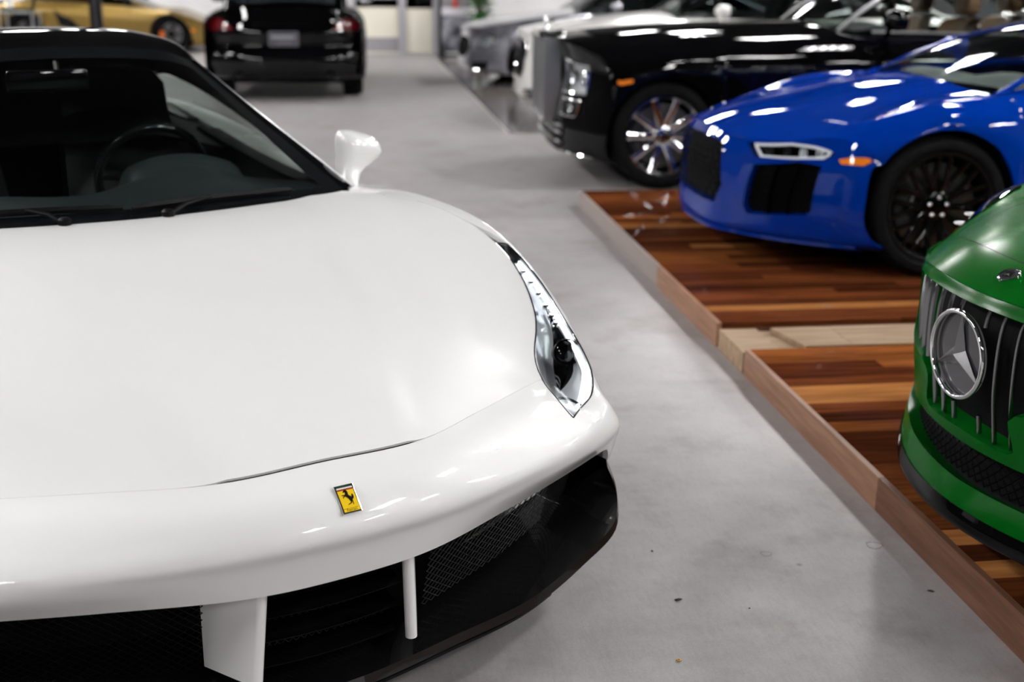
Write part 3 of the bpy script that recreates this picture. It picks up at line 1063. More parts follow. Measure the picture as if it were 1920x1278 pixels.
tt = np.linspace(-4.4, 4.4, 61)
edge = fs(np.zeros(61), tt)                 # mouth top edge
# returned lip of the bumper going inward
G = np.stack([edge, edge + np.array([0, .012, -.006]), edge + np.array([0, .045, .004]), edge + np.array([0, .07, .02])], 0)
MB().grid(G).build('bumper_return', WHITEP, fer)
# cavity
sc_ = np.array([.93, 1, 1])
top = edge * sc_ + np.array([0, .06, .015])
G = np.stack([top, top * np.array([.96, 1, 1]) + np.array([0, .22, .02]), top * np.array([.96, 1, 1]) * np.array([1, 1, 0]) + np.array([0, .24, .13])], 0)
MB().grid(G).build('intake_cavity', VOIDBK, fer)

# splitter outline (a, b, z), centre to tip
SPL = [(.183, 0, .118), (.190, .09, .118), (.222, .28, .12), (.258, .50, .128), (.335, .70, .148), (.388, .835, .188), (.426, .866, .245), (.432, .850, .305), (.42, .825, .345)]
spl = curve([(b, a, z) for a, b, z in SPL], 46)
full = np.concatenate([(spl[1:] * np.array([-1, 1, 1]))[::-1], spl])
kk = np.abs(full[:, 0]) / .866
up = np.clip((full[:, 2] - .118) / .2, 0, 1)
inw = np.stack([-np.sign(full[:, 0]) * up * .02, .010 * np.ones(len(full)), .022 * (1 - up)], 1)
lip_top = full + np.stack([np.sign(full[:, 0]) * .0, np.full(len(full), .006), np.full(len(full), .020)], 1)
mid = full * np.array([.97, 1, 1]) + np.stack([0 * kk, .055 * np.ones(len(full)), .030 + .0 * kk], 1)
inn = full * np.array([.945, 1, 1]) + np.stack([0 * kk, .13 - .05 * up, .052 - .02 * up], 1)
dee = full * np.array([.92, 1, 1]) + np.stack([0 * kk, .24 - .1 * up, .075 - .03 * up], 1)
under = full + np.stack([0 * kk, .03 + 0 * kk, -.014 + 0 * kk], 1)
und2 = full * np.array([.95, 1, 0]) + np.stack([0 * kk, .3 + 0 * kk, .10 + 0 * kk], 1)
MB().grid(np.stack([und2, under, full, lip_top, mid, inn, dee], 0)).build('splitter', CARBON, fer, smooth=50)
# second, lower blade of the splitter
b0 = full[(np.abs(full[:, 0]) < .62)]
MB().grid(np.stack([b0 + np.array([0, .045, -.016]), b0 + np.array([0, .028, -.026]), b0 + np.array([0, .030, -.034]), b0 + np.array([0, .10, -.030])], 0)).build('splitter_blade', BLACKPL, fer)


def wire_mesh(name, corner_fn, nu, nv, parent, m, r=.0011, diag=True):
    """woven wire / expanded mesh: fine bars over a curved field, corner_fn(u, v) -> point"""
    mb = MB()

    def bar(p, q):
        p, q = Vector(p), Vector(q)
        d = (q - p)
        if d.length < 1e-5:
            return
        d.normalize()
        x = d.cross(Vector((0, 1, 0)))
        if x.length < 1e-3:
            x = d.orthogonal()
        x.normalize()
        y = d.cross(x)
        V = []
        for e in (p, q):
            for c_, s_ in ((1, 0), (-.5, .87), (-.5, -.87)):
                V.append(tuple(e + x * r * c_ + y * r * s_))
        mb.add(V, [(0, 1, 4, 3), (1, 2, 5, 4), (2, 0, 3, 5)])
    if diag:
        for i in range(nu):
            for j in range(nv):
                c_ = corner_fn((i + .5) / nu, (j + .5) / nv)
                L_ = corner_fn(i / nu, (j + .5) / nv)
                R_ = corner_fn((i + 1) / nu, (j + .5) / nv)
                T_ = corner_fn((i + .5) / nu, (j + 1) / nv)
                B_ = corner_fn((i + .5) / nu, j / nv)
                bar(L_, T_), bar(T_, R_), bar(L_, B_), bar(B_, R_)
    return mb.build(name, m, parent, smooth=0, recalc=False)


WIRE = mat('grille_wire', (.003, .003, .0035), rough=.5, spec=.2)
for sd in (1, -1):
    def gf(u_, v_, sd=sd):
        t_ = 1.3 + u_ * 2.95
        e_ = fs(0.0, t_)
        lo = np.array([e_[0] * .97, e_[1] + .135, .185 + .03 * max(0, u_ - .6)])
        hi = np.array([e_[0] * .975, e_[1] + .072, e_[2] - .004])
        p = lo * (1 - v_) + hi * v_
        return (p[0] * sd, p[1], p[2])
    wire_mesh('side_grille', gf, 34, 12, fer, WIRE)
    # turning vane: rounded blade running back and outward
    V = []
    for f in np.linspace(0, 1, 9):
        zt = .432 - .242 * f
        a0 = .168 + .022 * f
        b0_ = .152 + .016 * f
        d_ = np.array([.45, .893])
        n1 = np.array([.893, -.45])
        r_, ln = .0125, .158 - .03 * f
        c0 = np.array([b0_, a0 + r_])
        sec = [tuple(c0 - n1 * r_ * .9 + d_ * ln)]
        for q_ in np.linspace(-90, 90, 9):
            sec.append(tuple(c0 + r_ * (math.sin(R(q_)) * n1 - math.cos(R(q_)) * d_)))
        sec.append(tuple(c0 + n1 * r_ + d_ * ln))
        V.append([(x_ * sd, y_, zt) for x_, y_ in sec])
    vm = MB().grid(V, close_v=True)
    vm.add(V[0], [tuple(range(len(V[0])))]).add(V[-1], [tuple(range(len(V[-1])))])
    vm.build('turning_vane', WHITEP, fer, smooth=45)
# centre flaps
for zc, ac, ch in ((.385, .165, .05), (.325, .185, .055), (.262, .205, .06), (.20, .215, .06)):
    P = []
    for bq in np.linspace(-.145, .145, 9):
        P.append([(bq, ac + ch * x_ + .012 * (bq / .145)**2, zc + ch * .42 * z_) for x_, z_ in ((0, 0), (.08, .18), (.4, .30), (1, .42), (1, .34), (.4, .1), (.08, -.10))])
    MB().grid(P, close_v=True).build('centre_flap', GLOSSBK, fer, smooth=50)
wire_mesh('centre_grille', lambda u_, v_: (-.15 + .3 * u_, .29, .16 + .27 * v_), 18, 16, fer, WIRE)

# ---- nose badge: chrome frame, yellow field, tricolour band, black prancing horse
bc = fs.solve(lambda P_: pixel_of(FER[0], FER[1], P_), (645.5, 937), (3, 0))
bp_ = fs(bc[0], 0.0)
du = fs(bc[0] + .12, 0.0) - fs(bc[0] - .12, 0.0)
du = Vector(du / np.linalg.norm(du))          # up the slope
bx_ = Vector((1, 0, 0))
bn = bx_.cross(du).normalized()
if bn.z < 0:
    bn = -bn
BW, BH = .0375, .0585


def bpt(x_, y_, h=0.0):
    p = Vector(bp_) + bx_ * x_ + du * y_ + bn * (h + .0012)
    return tuple(p)


def bpoly(mb, pts, h0, h1):
    n = len(pts)
    V = [bpt(x_, y_, h0) for x_, y_ in pts] + [bpt(x_, y_, h1) for x_, y_ in pts]
    mb.add(V, [tuple(range(n)), tuple(range(n, 2 * n))] + [(i, (i + 1) % n, n + (i + 1) % n, n + i) for i in range(n)])
    return mb


def rect(x0, x1, y0, y1):
    return [(x0, y0), (x1, y0), (x1, y1), (x0, y1)]


hw, hh = BW / 2, BH / 2
badge = bpoly(MB(), rect(-hw, hw, -hh, hh), -.003, .0016).build('badge', CHROME, fer, smooth=0, bevel=.0006)
Y_ = mat('badge_yellow', (.90, .60, .015), rough=.2, coat=1)
K_ = mat('badge_black', (.006, .006, .006), rough=.25)
iw, ih = hw - .0022, hh - .0022
bpoly(MB(), rect(-iw, iw, -ih, ih), .001, .0019).build('badge_border', K_, badge, smooth=0)
bpoly(MB(), rect(-iw + .0007, iw - .0007, -ih + .0075, ih - .0095), .0015, .0021).build('badge_field', Y_, badge, smooth=0)
for y0, y1, c in ((ih - .0032, ih - .0005, (.01, .06, .03)), (ih - .0062, ih - .0034, (.85, .85, .85)), (ih - .0092, ih - .0064, (.35, .01, .01))):
    bpoly(MB(), rect(-iw + .0007, iw - .0007, y0, y1), .0015, .0021).build('badge_band', mat('badge_band_%.2f' % c[0], c, rough=.25, coat=1), badge, smooth=0)
bpoly(MB(), rect(-iw + .0007, iw - .0007, -ih + .0006, -ih + .0068), .0015, .0021).build('badge_name_band', Y_, badge, smooth=0)


def text_mesh(name, body, size, m, parent, place, extrude=0.0, align='CENTER', shear=0.0):
    """flat lettering turned into a mesh; place maps text-plane (x, y) to the parent's frame"""
    cu = bpy.data.curves.new(name, 'FONT')
    cu.body = body
    cu.size = size
    cu.align_x = align
    cu.align_y = 'CENTER'
    cu.shear = shear
    cu.resolution_u = 3
    to = bpy.data.objects.new(name, cu)
    COL.objects.link(to)
    dg = bpy.context.evaluated_depsgraph_get()
    dg.update()
    me = bpy.data.meshes.new_from_object(to.evaluated_get(dg))
    bpy.data.objects.remove(to)
    for v_ in me.vertices:
        v_.co = place(v_.co.x, v_.co.y)
    o_ = bpy.data.objects.new(name, me)
    me.materials.clear()
    me.materials.append(m)
    return link(o_, parent)


text_mesh('badge_lettering', 'Ferrari', .0078, K_, badge, lambda x_, y_: bpt(x_ * .95, y_ - ih + .0038, .0024))
HORSE = [(-.6, 12.2), (-2.2, 11.6), (-3.6, 10.2), (-4.3, 9.0), (-3.9, 8.5), (-2.8, 9.0), (-1.9, 9.2), (-1.6, 8.2), (-2.0, 6.6), (-2.6, 5.6), (-4.2, 5.9), (-5.6, 6.2), (-6.3, 5.6), (-6.9, 4.6), (-6.2, 4.4), (-5.4, 5.1), (-4.0, 4.7), (-5.2, 3.6), (-6.2, 2.0), (-5.6, 1.4), (-4.8, 2.4), (-3.4, 3.6), (-1.8, 2.6), (-.2, .6),
         (.6, -1.2), (1.3, -3.0), (1.9, -4.4), (1.6, -5.6), (-.6, -6.6), (-2.6, -7.6), (-2.4, -8.2), (.4, -7.4), (2.6, -6.4), (3.3, -5.0), (3.2, -3.6), (3.8, -4.8), (4.1, -6.4), (3.6, -8.6), (4.3, -8.9), (5.0, -6.6), (4.9, -4.4), (4.7, -2.4), (5.0, -.6), (5.6, .4), (6.4, .6), (6.9, 1.8), (6.4, 3.6), (5.8, 4.8), (6.6, 5.6), (7.4, 4.2), (7.7, 2.0), (7.2, -.2), (6.0, -.9), (5.2, .9), (4.0, 2.6), (2.2, 4.2), (1.6, 6.0), (2.0, 8.2), (1.6, 10.4), (.6, 11.8)]
kx = .00155
me_h = MB()
n_ = len(HORSE)
me_h.add([bpt(x_ * kx, y_ * kx * 1.0 - .0005, .0025) for x_, y_ in HORSE], [tuple(range(n_))])
ho = me_h.build('badge_horse', K_, badge, smooth=0)

# ---- greenhouse: windscreen, pillars, roof, side glass
WSN = sw([
 [(1.455, 0, .862), (1.463, .20, .864), (1.503, .42, .866), (1.592, .655, .866)],
 [(1.74, 0, 1.010), (1.75, .19, 1.008), (1.785, .39, .995), (1.85, .612, .955)],
 [(2.02, 0, 1.150), (2.03, .17, 1.146), (2.065, .36, 1.128), (2.13, .552, 1.060)],
 [(2.30, 0, 1.272), (2.305, .16, 1.268), (2.33, .32, 1.252), (2.395, .44, 1.212)],
])
wsf = Surf(WSN)
panel('windscreen', wsf, [(0, -3), (0, 3)], [(3, -3), (3, 3)], WSGLASS, fer, nu=30, nv=20, flange=0, gap=0)
FRIT = mat('black_frit', (.004, .005, .006), rough=.12)
panel('windscreen_border', wsf, [(0, -3), (0, 3)], [(.16, -3), (.16, 3)], FRIT, fer, nu=30, nv=3, flange=0, gap=0, off=.0008)
panel('windscreen_border', wsf, [(2.74, -3), (2.74, 3)], [(3, -3), (3, 3)], FRIT, fer, nu=30, nv=3, flange=0, gap=0, off=.0008)
for sd in (1, -1):
    panel('windscreen_border', wsf, [(0, 2.72), (3, 2.6)], [(0, 3), (3, 3)], FRIT, fer, nu=20, nv=3, flange=0, gap=0, off=.0008, side=sd)
# roof skin in gloss black
RFN = sw([
 [(2.30, 0, 1.272), (2.305, .16, 1.268), (2.33, .32, 1.252), (2.395, .44, 1.212), (2.40, .475, 1.185)],
 [(2.42, 0, 1.300), (2.425, .16, 1.296), (2.44, .32, 1.282), (2.47, .455, 1.238), (2.48, .500, 1.19)],
 [(2.75, 0, 1.315), (2.75, .17, 1.311), (2.76, .34, 1.295), (2.77, .47, 1.245), (2.78, .52, 1.19)],
 [(3.10, 0, 1.262), (3.10, .17, 1.260), (3.10, .34, 1.245), (3.10, .47, 1.20), (3.10, .53, 1.14)],
 [(3.45, 0, 1.13), (3.45, .17, 1.128), (3.45, .34, 1.115), (3.45, .47, 1.08), (3.45, .54, 1.04)],
 [(3.80, 0, .99), (3.80, .17, .99), (3.80, .34, .985), (3.80, .47, .97), (3.80, .55, .955)],
])
patch('roof', RFN, BLACKP, fer, 30, 40, mirror=True, flange=.01)
for sd in (1, -1):
    # A pillar: black, with a slim bright drip edge
    inner = wsf(np.linspace(0, 3, 20), np.full(20, 3.0))
    outer = inner + np.stack([np.linspace(.062, .040, 20), np.linspace(.075, .02, 20), np.linspace(-.004, -.018, 20)], 1)
    G = np.stack([inner, inner * .45 + outer * .55 + np.array([0, -.004, .010]), outer, outer + np.array([-.03, .01, -.02])], 0) * np.array([sd, 1, 1])
    MB().grid(G).build('windscreen_pillar', BLACKP, fer, smooth=60)
    MB().tube([tuple(p * np.array([sd, 1, 1]) + np.array([.002 * sd, 0, .001])) for p in outer], .0028, n=6).build('drip_edge', SATIN, fer)
    # side glass, low-waisted, with a broad black rail above it
    SG = sw([[(1.90, .715, .822), (2.30, .715, .838), (2.80, .700, .862), (3.35, .640, .900)],
             [(2.04, .708, .858), (2.46, .692, .922), (2.90, .640, .985), (3.35, .600, 1.000)],
             [(2.20, .702, .895), (2.62, .672, .995), (3.00, .600, 1.085), (3.35, .555, 1.105)]])
    patch('side_window', SG, SIDEGLASS, fer, 10, 16, side=sd)
    RO = [tuple(p) for p in outer[[0, 6, 12, 19]]] + [(.52, 2.78, 1.19), (.53, 3.10, 1.14), (.54, 3.45, 1.04)]
    RI = [(.735, 1.72, .838), (.715, 1.98, .838), (.706, 2.20, .893), (.674, 2.62, .993), (.602, 3.00, 1.083), (.568, 3.25, 1.10), (.56, 3.45, 1.035)]
    RM = [tuple(np.array(p) * .5 + np.array(q_) * .5 + np.array([.012, 0, .006])) for p, q_ in zip(RO, RI)]
    patch('side_rail', [RO, RM, RI], BLACKP, fer, 8, 40, side=sd)
    MB().grid(np.array([[(.735 * sd, 1.72, .838), (.715 * sd, 1.98, .838), (.706 * sd, 2.20, .893)], [(.73 * sd, 1.72, .82), (.715 * sd, 1.90, .822), (.705 * sd, 2.04, .85)]])).build('quarter_trim', BLACKPL, fer)
    BP = sw([[(3.35, .640, .900), (3.55, .63, .94), (3.8, .60, .94)], [(3.35, .555, 1.105), (3.5, .555, 1.04), (3.82, .55, .95)]])
    patch('rear_quarter', BP, BLACKP, fer, 6, 12, side=sd)
    # door sill top inside
    panel('door_top', fs, [(7.4, 2.9), (8.3, 2.95), (9.6, 2.9)], [(7.4, 3.6), (8.3, 3.6), (9.6, 3.5)], BLACKPL, fer, nu=16, nv=4, side=sd, off=.004)

# cowl tray and wipers
G = np.stack([fs(np.full(41, 7.0), np.linspace(-3, 3, 41)) + np.array([0, .004, -.010]), wsf(np.full(41, 0.05), np.linspace(-3, 3, 41)) + np.array([0, .03, -.012])], 0)
MB().grid(G).build('cowl_tray', BLACKPL, fer)


def wiper(u0, u1, s0, pivot_u):
    """blade lying low on the glass from u0 to u1, with an arm from its pivot"""
    pts = [wsf(s0 + .03 * math.sin(math.pi * k_ / 12), u0 + (u1 - u0) * k_ / 12) + np.array([0, -.006, .012]) for k_ in range(13)]
    b_ = MB().tube([tuple(p) for p in pts], [.004] + [.007] * 11 + [.004], n=6, flat=1.6).build('wiper_blade', BLACKPL, fer)
    mid_ = pts[6]
    pv = wsf(0.02, pivot_u) + np.array([0, -.012, .004])
    MB().tube([tuple(pv), tuple(pv * .6 + mid_ * .4 + np.array([0, 0, .012])), tuple(mid_ + np.array([0, -.002, .006]))], [.009, .007, .004], n=8).build('wiper_arm', BLACKPL, b_)
    MB().lathe([(.018, -.01), (.018, .012), (.010, .018), (0, .018)], n=12, fn=lambda r, c_, s_, h: (pv[0] + r * c_, pv[1] + r * s_, pv[2] + h)).build('wiper_pivot', BLACKPL, b_)


wiper(-2.6, -.2, .14, -1.0)
wiper(-.1, 2.2, .12, .35)

# door mirrors: domed cap over a tapering foot
MIRS = [(.812, .775, 1.86, .036, .062), (.845, .788, 1.885, .036, .056), (.868, .803, 1.905, .042, .052), (.890, .826, 1.922, .060, .056), (.910, .846, 1.935, .076, .062),
        (.928, .858, 1.943, .086, .066), (.946, .862, 1.946, .090, .068), (.968, .861, 1.948, .085, .064), (.986, .857, 1.950, .068, .050), (.996, .853, 1.952, .040, .028), (.999, .852, 1.953, .004, .003)]
for sd in (1, -1):
    P = []
    for z_, b_, a_, hb_, ha_ in MIRS:
        ring = []
        for q in np.linspace(0, 2 * math.pi, 24, endpoint=False):
            cx, cy = math.cos(q), math.sin(q)
            x_ = hb_ * abs(cx) ** .75 * np.sign(cx)
            y_ = ha_ * abs(cy) ** .75 * np.sign(cy) * (1.15 if cy < 0 else .62)
            ring.append(((b_ + x_) * sd, a_ + y_ + .30 * x_, z_ + (.022 * (-x_ / .087) * min(1, max(0, (z_ - .88) / .06)))))
        P.append(ring)
    mh = MB().grid(P[:4], close_v=True).build('mirror_foot', WHITEP, fer, smooth=60)
    mh = MB().grid(P[3:], close_v=True).build('door_mirror', WHITEP, fer, smooth=60)
    G = [[(.855 * sd + .055 * u_ * sd, 1.990 + .30 * .055 * u_, .940 + .030 * v_) for u_ in (-1, 0, 1)] for v_ in (-1, 0, 1)]
    MB().grid(G).build('mirror_glass', CHROME, mh)

# ---- cabin
MB().box(-.66, .66, 1.55, 3.05, .16, .22).build('cabin_floor', VOIDBK, fer, smooth=0)
MB().box(-.5, .5, 3.40, 3.44, .2, 1.0).build('bulkhead', VOIDBK, fer, smooth=0)
for sd in (1, -1):
    DP = sw([[(1.6, .66, .82), (2.2, .69, .828), (3.3, .62, .88)], [(1.6, .63, .70), (2.2, .64, .72), (3.3, .60, .74)], [(1.6, .66, .25), (2.2, .68, .25), (3.3, .62, .25)]])
    patch('door_card', DP, LEATHER, fer, 10, 14, side=sd)
DN = [[(x_, 1.50 + .10 * (x_ / .64)**2, .850) for x_ in (-.64, -.35, 0, .12, .27, .42, .64)],
      [(x_, 1.66 + .06 * (x_ / .64)**2, .862 + h) for x_, h in ((-.64, 0), (-.35, .008), (0, .0), (.12, .010), (.27, .025), (.42, .010), (.64, 0))],
      [(x_, 1.82, .868 + h) for x_, h in ((-.64, -.01), (-.35, .01), (0, .004), (.12, .025), (.27, .055), (.42, .015), (.64, -.01))],
      [(x_, 1.93, .862 + h) for x_, h in ((-.64, -.02), (-.35, .006), (0, -.004), (.12, .028), (.27, .060), (.42, .015), (.64, -.02))],
      [(x_, 1.97, .80 + h) for x_, h in ((-.64, 0), (-.35, 0), (0, 0), (.12, .02), (.27, .04), (.42, .01), (.64, 0))],
      [(x_, 1.93, .55) for x_ in (-.64, -.35, 0, .12, .27, .42, .64)]]
patch('dashboard', DN, DASH, fer, 30, 50)
hood_ = [[(.265 + x_, y_ + .07, .892 + z_) for x_, z_ in ((-.19, -.03), (-.17, .015), (-.1, .046), (0, .058), (.1, .046), (.17, .015), (.19, -.03))] for y_ in (1.80, 1.87, 1.95)]
hood_[0] = [(x_, y_, z_ - .035) for x_, y_, z_ in hood_[0]]
patch('instrument_binnacle', hood_, DASH, fer, 10, 20, flange=.02)
# steering wheel
swc, swr = Vector((.268, 2.35, .838)), .180
ax = Vector((0, .93, .37)).normalized()
sx, sy = Vector((1, 0, 0)), ax.cross(Vector((1, 0, 0))).normalized()
if sy.z < 0:
    sy = -sy
ringp = []
for q in np.linspace(0, 2 * math.pi, 48, endpoint=False):
    ringp.append([tuple(swc + (sx * math.cos(q) + sy * math.sin(q)) * (swr + .016 * math.cos(w_)) + ax * .016 * math.sin(w_)) for w_ in np.linspace(0, 2 * math.pi, 10, endpoint=False)])
stw = MB().grid(ringp, close_u=True, close_v=True).build('steering_wheel', mat('gloss_leather', (.010, .010, .011), rough=.18, coat=.6), fer, smooth=60)
for ang in (0, 180, 270):
    d_ = sx * math.cos(R(ang)) + sy * math.sin(R(ang))
    MB().tube([tuple(swc + ax * -.03 + d_ * .04), tuple(swc + ax * -.012 + d_ * .11), tuple(swc + d_ * swr)], [.028, .018, .016], n=8, flat=.5).build('wheel_spoke', DARKMET, stw)
MB().lathe([(.0, .0), (.045, .0), (.055, -.012), (.055, -.04)], n=24, fn=lambda r, c_, s_, h: tuple(swc + sx * r * c_ + sy * r * s_ - ax * (.02 - h))).build('wheel_boss', LEATHER, stw)


def bucket_seat(parent, xc, a0, m, name='seat', head=True, z0=.28, zt=1.06, lean=.30, wid=.24):
    """bucket seat: cushion, winged backrest, head restraint"""
    N_ = []
    for f in np.linspace(0, 1, 6):
        z_ = z0 + .10 + (zt - z0 - .10) * f
        y_ = a0 + lean * f
        w_ = wid * (1 - .28 * f**2)
        N_.append([(xc + w_ * x_, y_ - d_, z_) for x_, d_ in ((-1.0, .09 * (1 - f * .6)), (-.8, .06 * (1 - f * .6)), (-.4, .0), (0, -.01), (.4, .0), (.8, .06 * (1 - f * .6)), (1.0, .09 * (1 - f * .6)))])
    N_.append([(xc + wid * .5 * x_, a0 + lean + .02, zt + .015) for x_ in (-1, -.8, -.4, 0, .4, .8, 1)])
    back = [[(x_, y_ + .10, z_) for x_, y_, z_ in r_] for r_ in N_[::-1]]
    so_ = patch(name, N_ + back, m, parent, 40, 24, smooth=60)
    C_ = [[(xc + wid * x_, a0 - .46 + .0 * x_, z0 + h_) for x_, h_ in ((-1, .05), (-.75, .09), (-.3, .06), (0, .055), (.3, .06), (.75, .09), (1, .05))],
          [(xc + wid * x_, a0 - .2, z0 + h_) for x_, h_ in ((-1.05, .08), (-.8, .12), (-.3, .05), (0, .045), (.3, .05), (.8, .12), (1.05, .08))],
          [(xc + wid * x_, a0 + .05, z0 + h_) for x_, h_ in ((-1, .10), (-.8, .13), (-.3, .06), (0, .05), (.3, .06), (.8, .13), (1, .10))]]
    front = [[(x_, y_ - .03, z0 - .08) for x_, y_, z_ in C_[0]]]
    patch('seat_cushion', front + C_, m, so_, 16, 20, smooth=60)
    return so_


for xc in (.30, -.36):
    bucket_seat(fer, xc, 2.72, LEATHER, zt=1.13)
# interior mirror
mo = MB().box(-.20, .04, 2.12, 2.145, 1.150, 1.215).build('interior_mirror', GLOSSBK, fer, smooth=40, bevel=.012)
MB().box(-.19, .03, 2.144, 2.147, 1.156, 1.209).build('mirror_glass', CHROME, mo, smooth=0)
MB().tube([(-.05, 2.13, 1.20), (-.04, 2.20, 1.23)], .008).build('mirror_stem', BLACKPL, mo)
# ================================================================ generic body tools for the other cars
from mathutils.geometry import delaunay_2d_cdt


def in_poly(p, poly):
    x, y = p
    c = False
    n = len(poly)
    for i in range(n):
        x1, y1 = poly[i]
        x2, y2 = poly[(i + 1) % n]
        if (y1 > y) != (y2 > y) and x < (x2 - x1) * (y - y1) / (y2 - y1) + x1:
            c = not c
    return c


def in_polys(Q, poly):
    Q = np.asarray(Q, float)
    P1_ = np.asarray(poly, float)
    P2_ = np.roll(P1_, -1, 0)
    x, y = Q[:, :1], Q[:, 1:]
    cr = (P1_[:, 1] > y) != (P2_[:, 1] > y)
    dy = P2_[:, 1] - P1_[:, 1]
    xi = (P2_[:, 0] - P1_[:, 0]) * (y - P1_[:, 1]) / np.where(dy == 0, 1e-12, dy) + P1_[:, 0]
    return (cr & (x < xi)).sum(1) % 2 == 1


def dense(poly, d, closed=True):
    out = []
    n = len(poly)
    for i in range(n if closed else n - 1):
        p, q = np.array(poly[i]), np.array(poly[(i + 1) % n])
        k_ = max(1, int(np.linalg.norm(q - p) / d))
        out += [tuple(p + (q - p) * j / k_) for j in range(k_)]
    if not closed:
        out.append(tuple(poly[-1]))
    return out


def skin(name, sf, outline, holes, m, parent, step=.18, off=0.0, flange=.012, side=0, depth=.03, smooth=40):
    """sheet metal with cut-outs: outline and holes are polygons in (s, t); holes get a return edge of the given depth"""
    ol = dense(outline, step * .7)
    hs = [dense(h, step * .45) for h in holes]
    V, E = [], []
    for lp in [ol] + hs:
        n0 = len(V)
        V += lp
        E += [(n0 + i, n0 + (i + 1) % len(lp)) for i in range(len(lp))]
    lo = np.min(ol, 0)
    hi = np.max(ol, 0)
    allp = np.array(V)
    gs, gt = np.meshgrid(np.arange(lo[0] + step / 2, hi[0], step), np.arange(lo[1] + step / 2, hi[1], step), indexing='ij')
    gp = np.stack([gs.ravel(), gt.ravel()], 1)
    ok = in_polys(gp, ol)
    for h in hs:
        ok &= ~in_polys(gp, h)
    gp = gp[ok]
    if len(gp):
        gp = gp[np.abs(gp[:, None] - allp[None]).sum(2).min(1) > step * .35]
    V += [tuple(p) for p in gp]
    r_ = delaunay_2d_cdt([Vector(v) for v in V], E, [], 0, 1e-6)
    vs, fs_ = r_[0], r_[2]
    va = np.array([v[:] for v in vs])
    cen = np.array([va[list(f)].mean(0) for f in fs_])
    ok = in_polys(cen, ol)
    for h in hs:
        ok &= ~in_polys(cen, h)
    F = [tuple(f) for f, k_ in zip(fs_, ok) if k_]
    ST = np.array([v[:] for v in vs])
    P = sf(ST[:, 0], ST[:, 1]) + sf.normal(ST[:, 0], ST[:, 1]) * off
    mb = MB().add(P, F)
    for lp, dp in [(ol, flange)] + [(h, depth) for h in hs]:
        if dp:
            q = np.array(lp)
            p0 = sf(q[:, 0], q[:, 1]) + sf.normal(q[:, 0], q[:, 1]) * off
            p1 = p0 - sf.normal(q[:, 0], q[:, 1]) * dp
            mb.grid(np.stack([p0, p1], 0), close_v=True)
    if side < 0:
        mb.v = [(-x, y, z) for x, y, z in mb.v]
    return mb.build(name, m, parent, smooth=smooth)


def fill(name, sf, outline, m, parent, off=-.02, step=.18, side=1, off_fn=None, smooth=40, flange=0.0):
    """infill of an outline on a surface, set back by off"""
    o_ = skin(name, sf, outline, [], m, parent, step=step, off=off, flange=flange, side=side, smooth=smooth)
    return o_


def mesh_fill(name, sf, outline, m, parent, off=-.025, cell=(.1, .1), r=.0018, side=1, hexa=False):
    """mesh grille inside an outline: diamond or honeycomb wires"""
    mb = MB()
    lo, hi = np.min(outline, 0), np.max(outline, 0)
    ds, dt = cell
    segs = []
    i = 0
    s_ = lo[0]
    while s_ < hi[0]:
        t_ = lo[1] + (dt / 2 if i % 2 else 0)
        while t_ < hi[1]:
            if hexa:
                a_, b_, c_ = (s_, t_), (s_ + ds * .45, t_), (s_ + ds, t_ + dt / 2)
                segs += [(a_, b_), (b_, c_), (b_, (s_ + ds, t_ - dt / 2))]
            else:
                segs += [((s_, t_), (s_ + ds, t_ + dt / 2)), ((s_, t_), (s_ + ds, t_ - dt / 2))]
            t_ += dt
        s_ += ds
        i += 1
    if segs:
        sa = np.array(segs)
        ok = in_polys(sa[:, 0], outline) & in_polys(sa[:, 1], outline)
        segs = [g for g, k_ in zip(segs, ok) if k_]
    if not segs:
        return None
    A_ = np.array([p for p, q in segs])
    B_ = np.array([q for p, q in segs])
    PA = sf(A_[:, 0], A_[:, 1]) + sf.normal(A_[:, 0], A_[:, 1]) * off
    PB = sf(B_[:, 0], B_[:, 1]) + sf.normal(B_[:, 0], B_[:, 1]) * off
    NN = sf.normal(A_[:, 0], A_[:, 1])
    D = PB - PA
    D /= np.maximum(np.linalg.norm(D, axis=1, keepdims=True), 1e-9)
    X = np.cross(D, NN)
    for pa, pb, x, n in zip(PA, PB, X, NN):
        mb.add([pa - x * r, pa + n * r * 1.5, pa + x * r, pb - x * r, pb + n * r * 1.5, pb + x * r], [(0, 1, 4, 3), (1, 2, 5, 4), (2, 0, 3, 5)])
    if side < 0:
        mb.v = [(-x, y, z) for x, y, z in mb.v]
    return mb.build(name, m, parent, smooth=0, recalc=False)


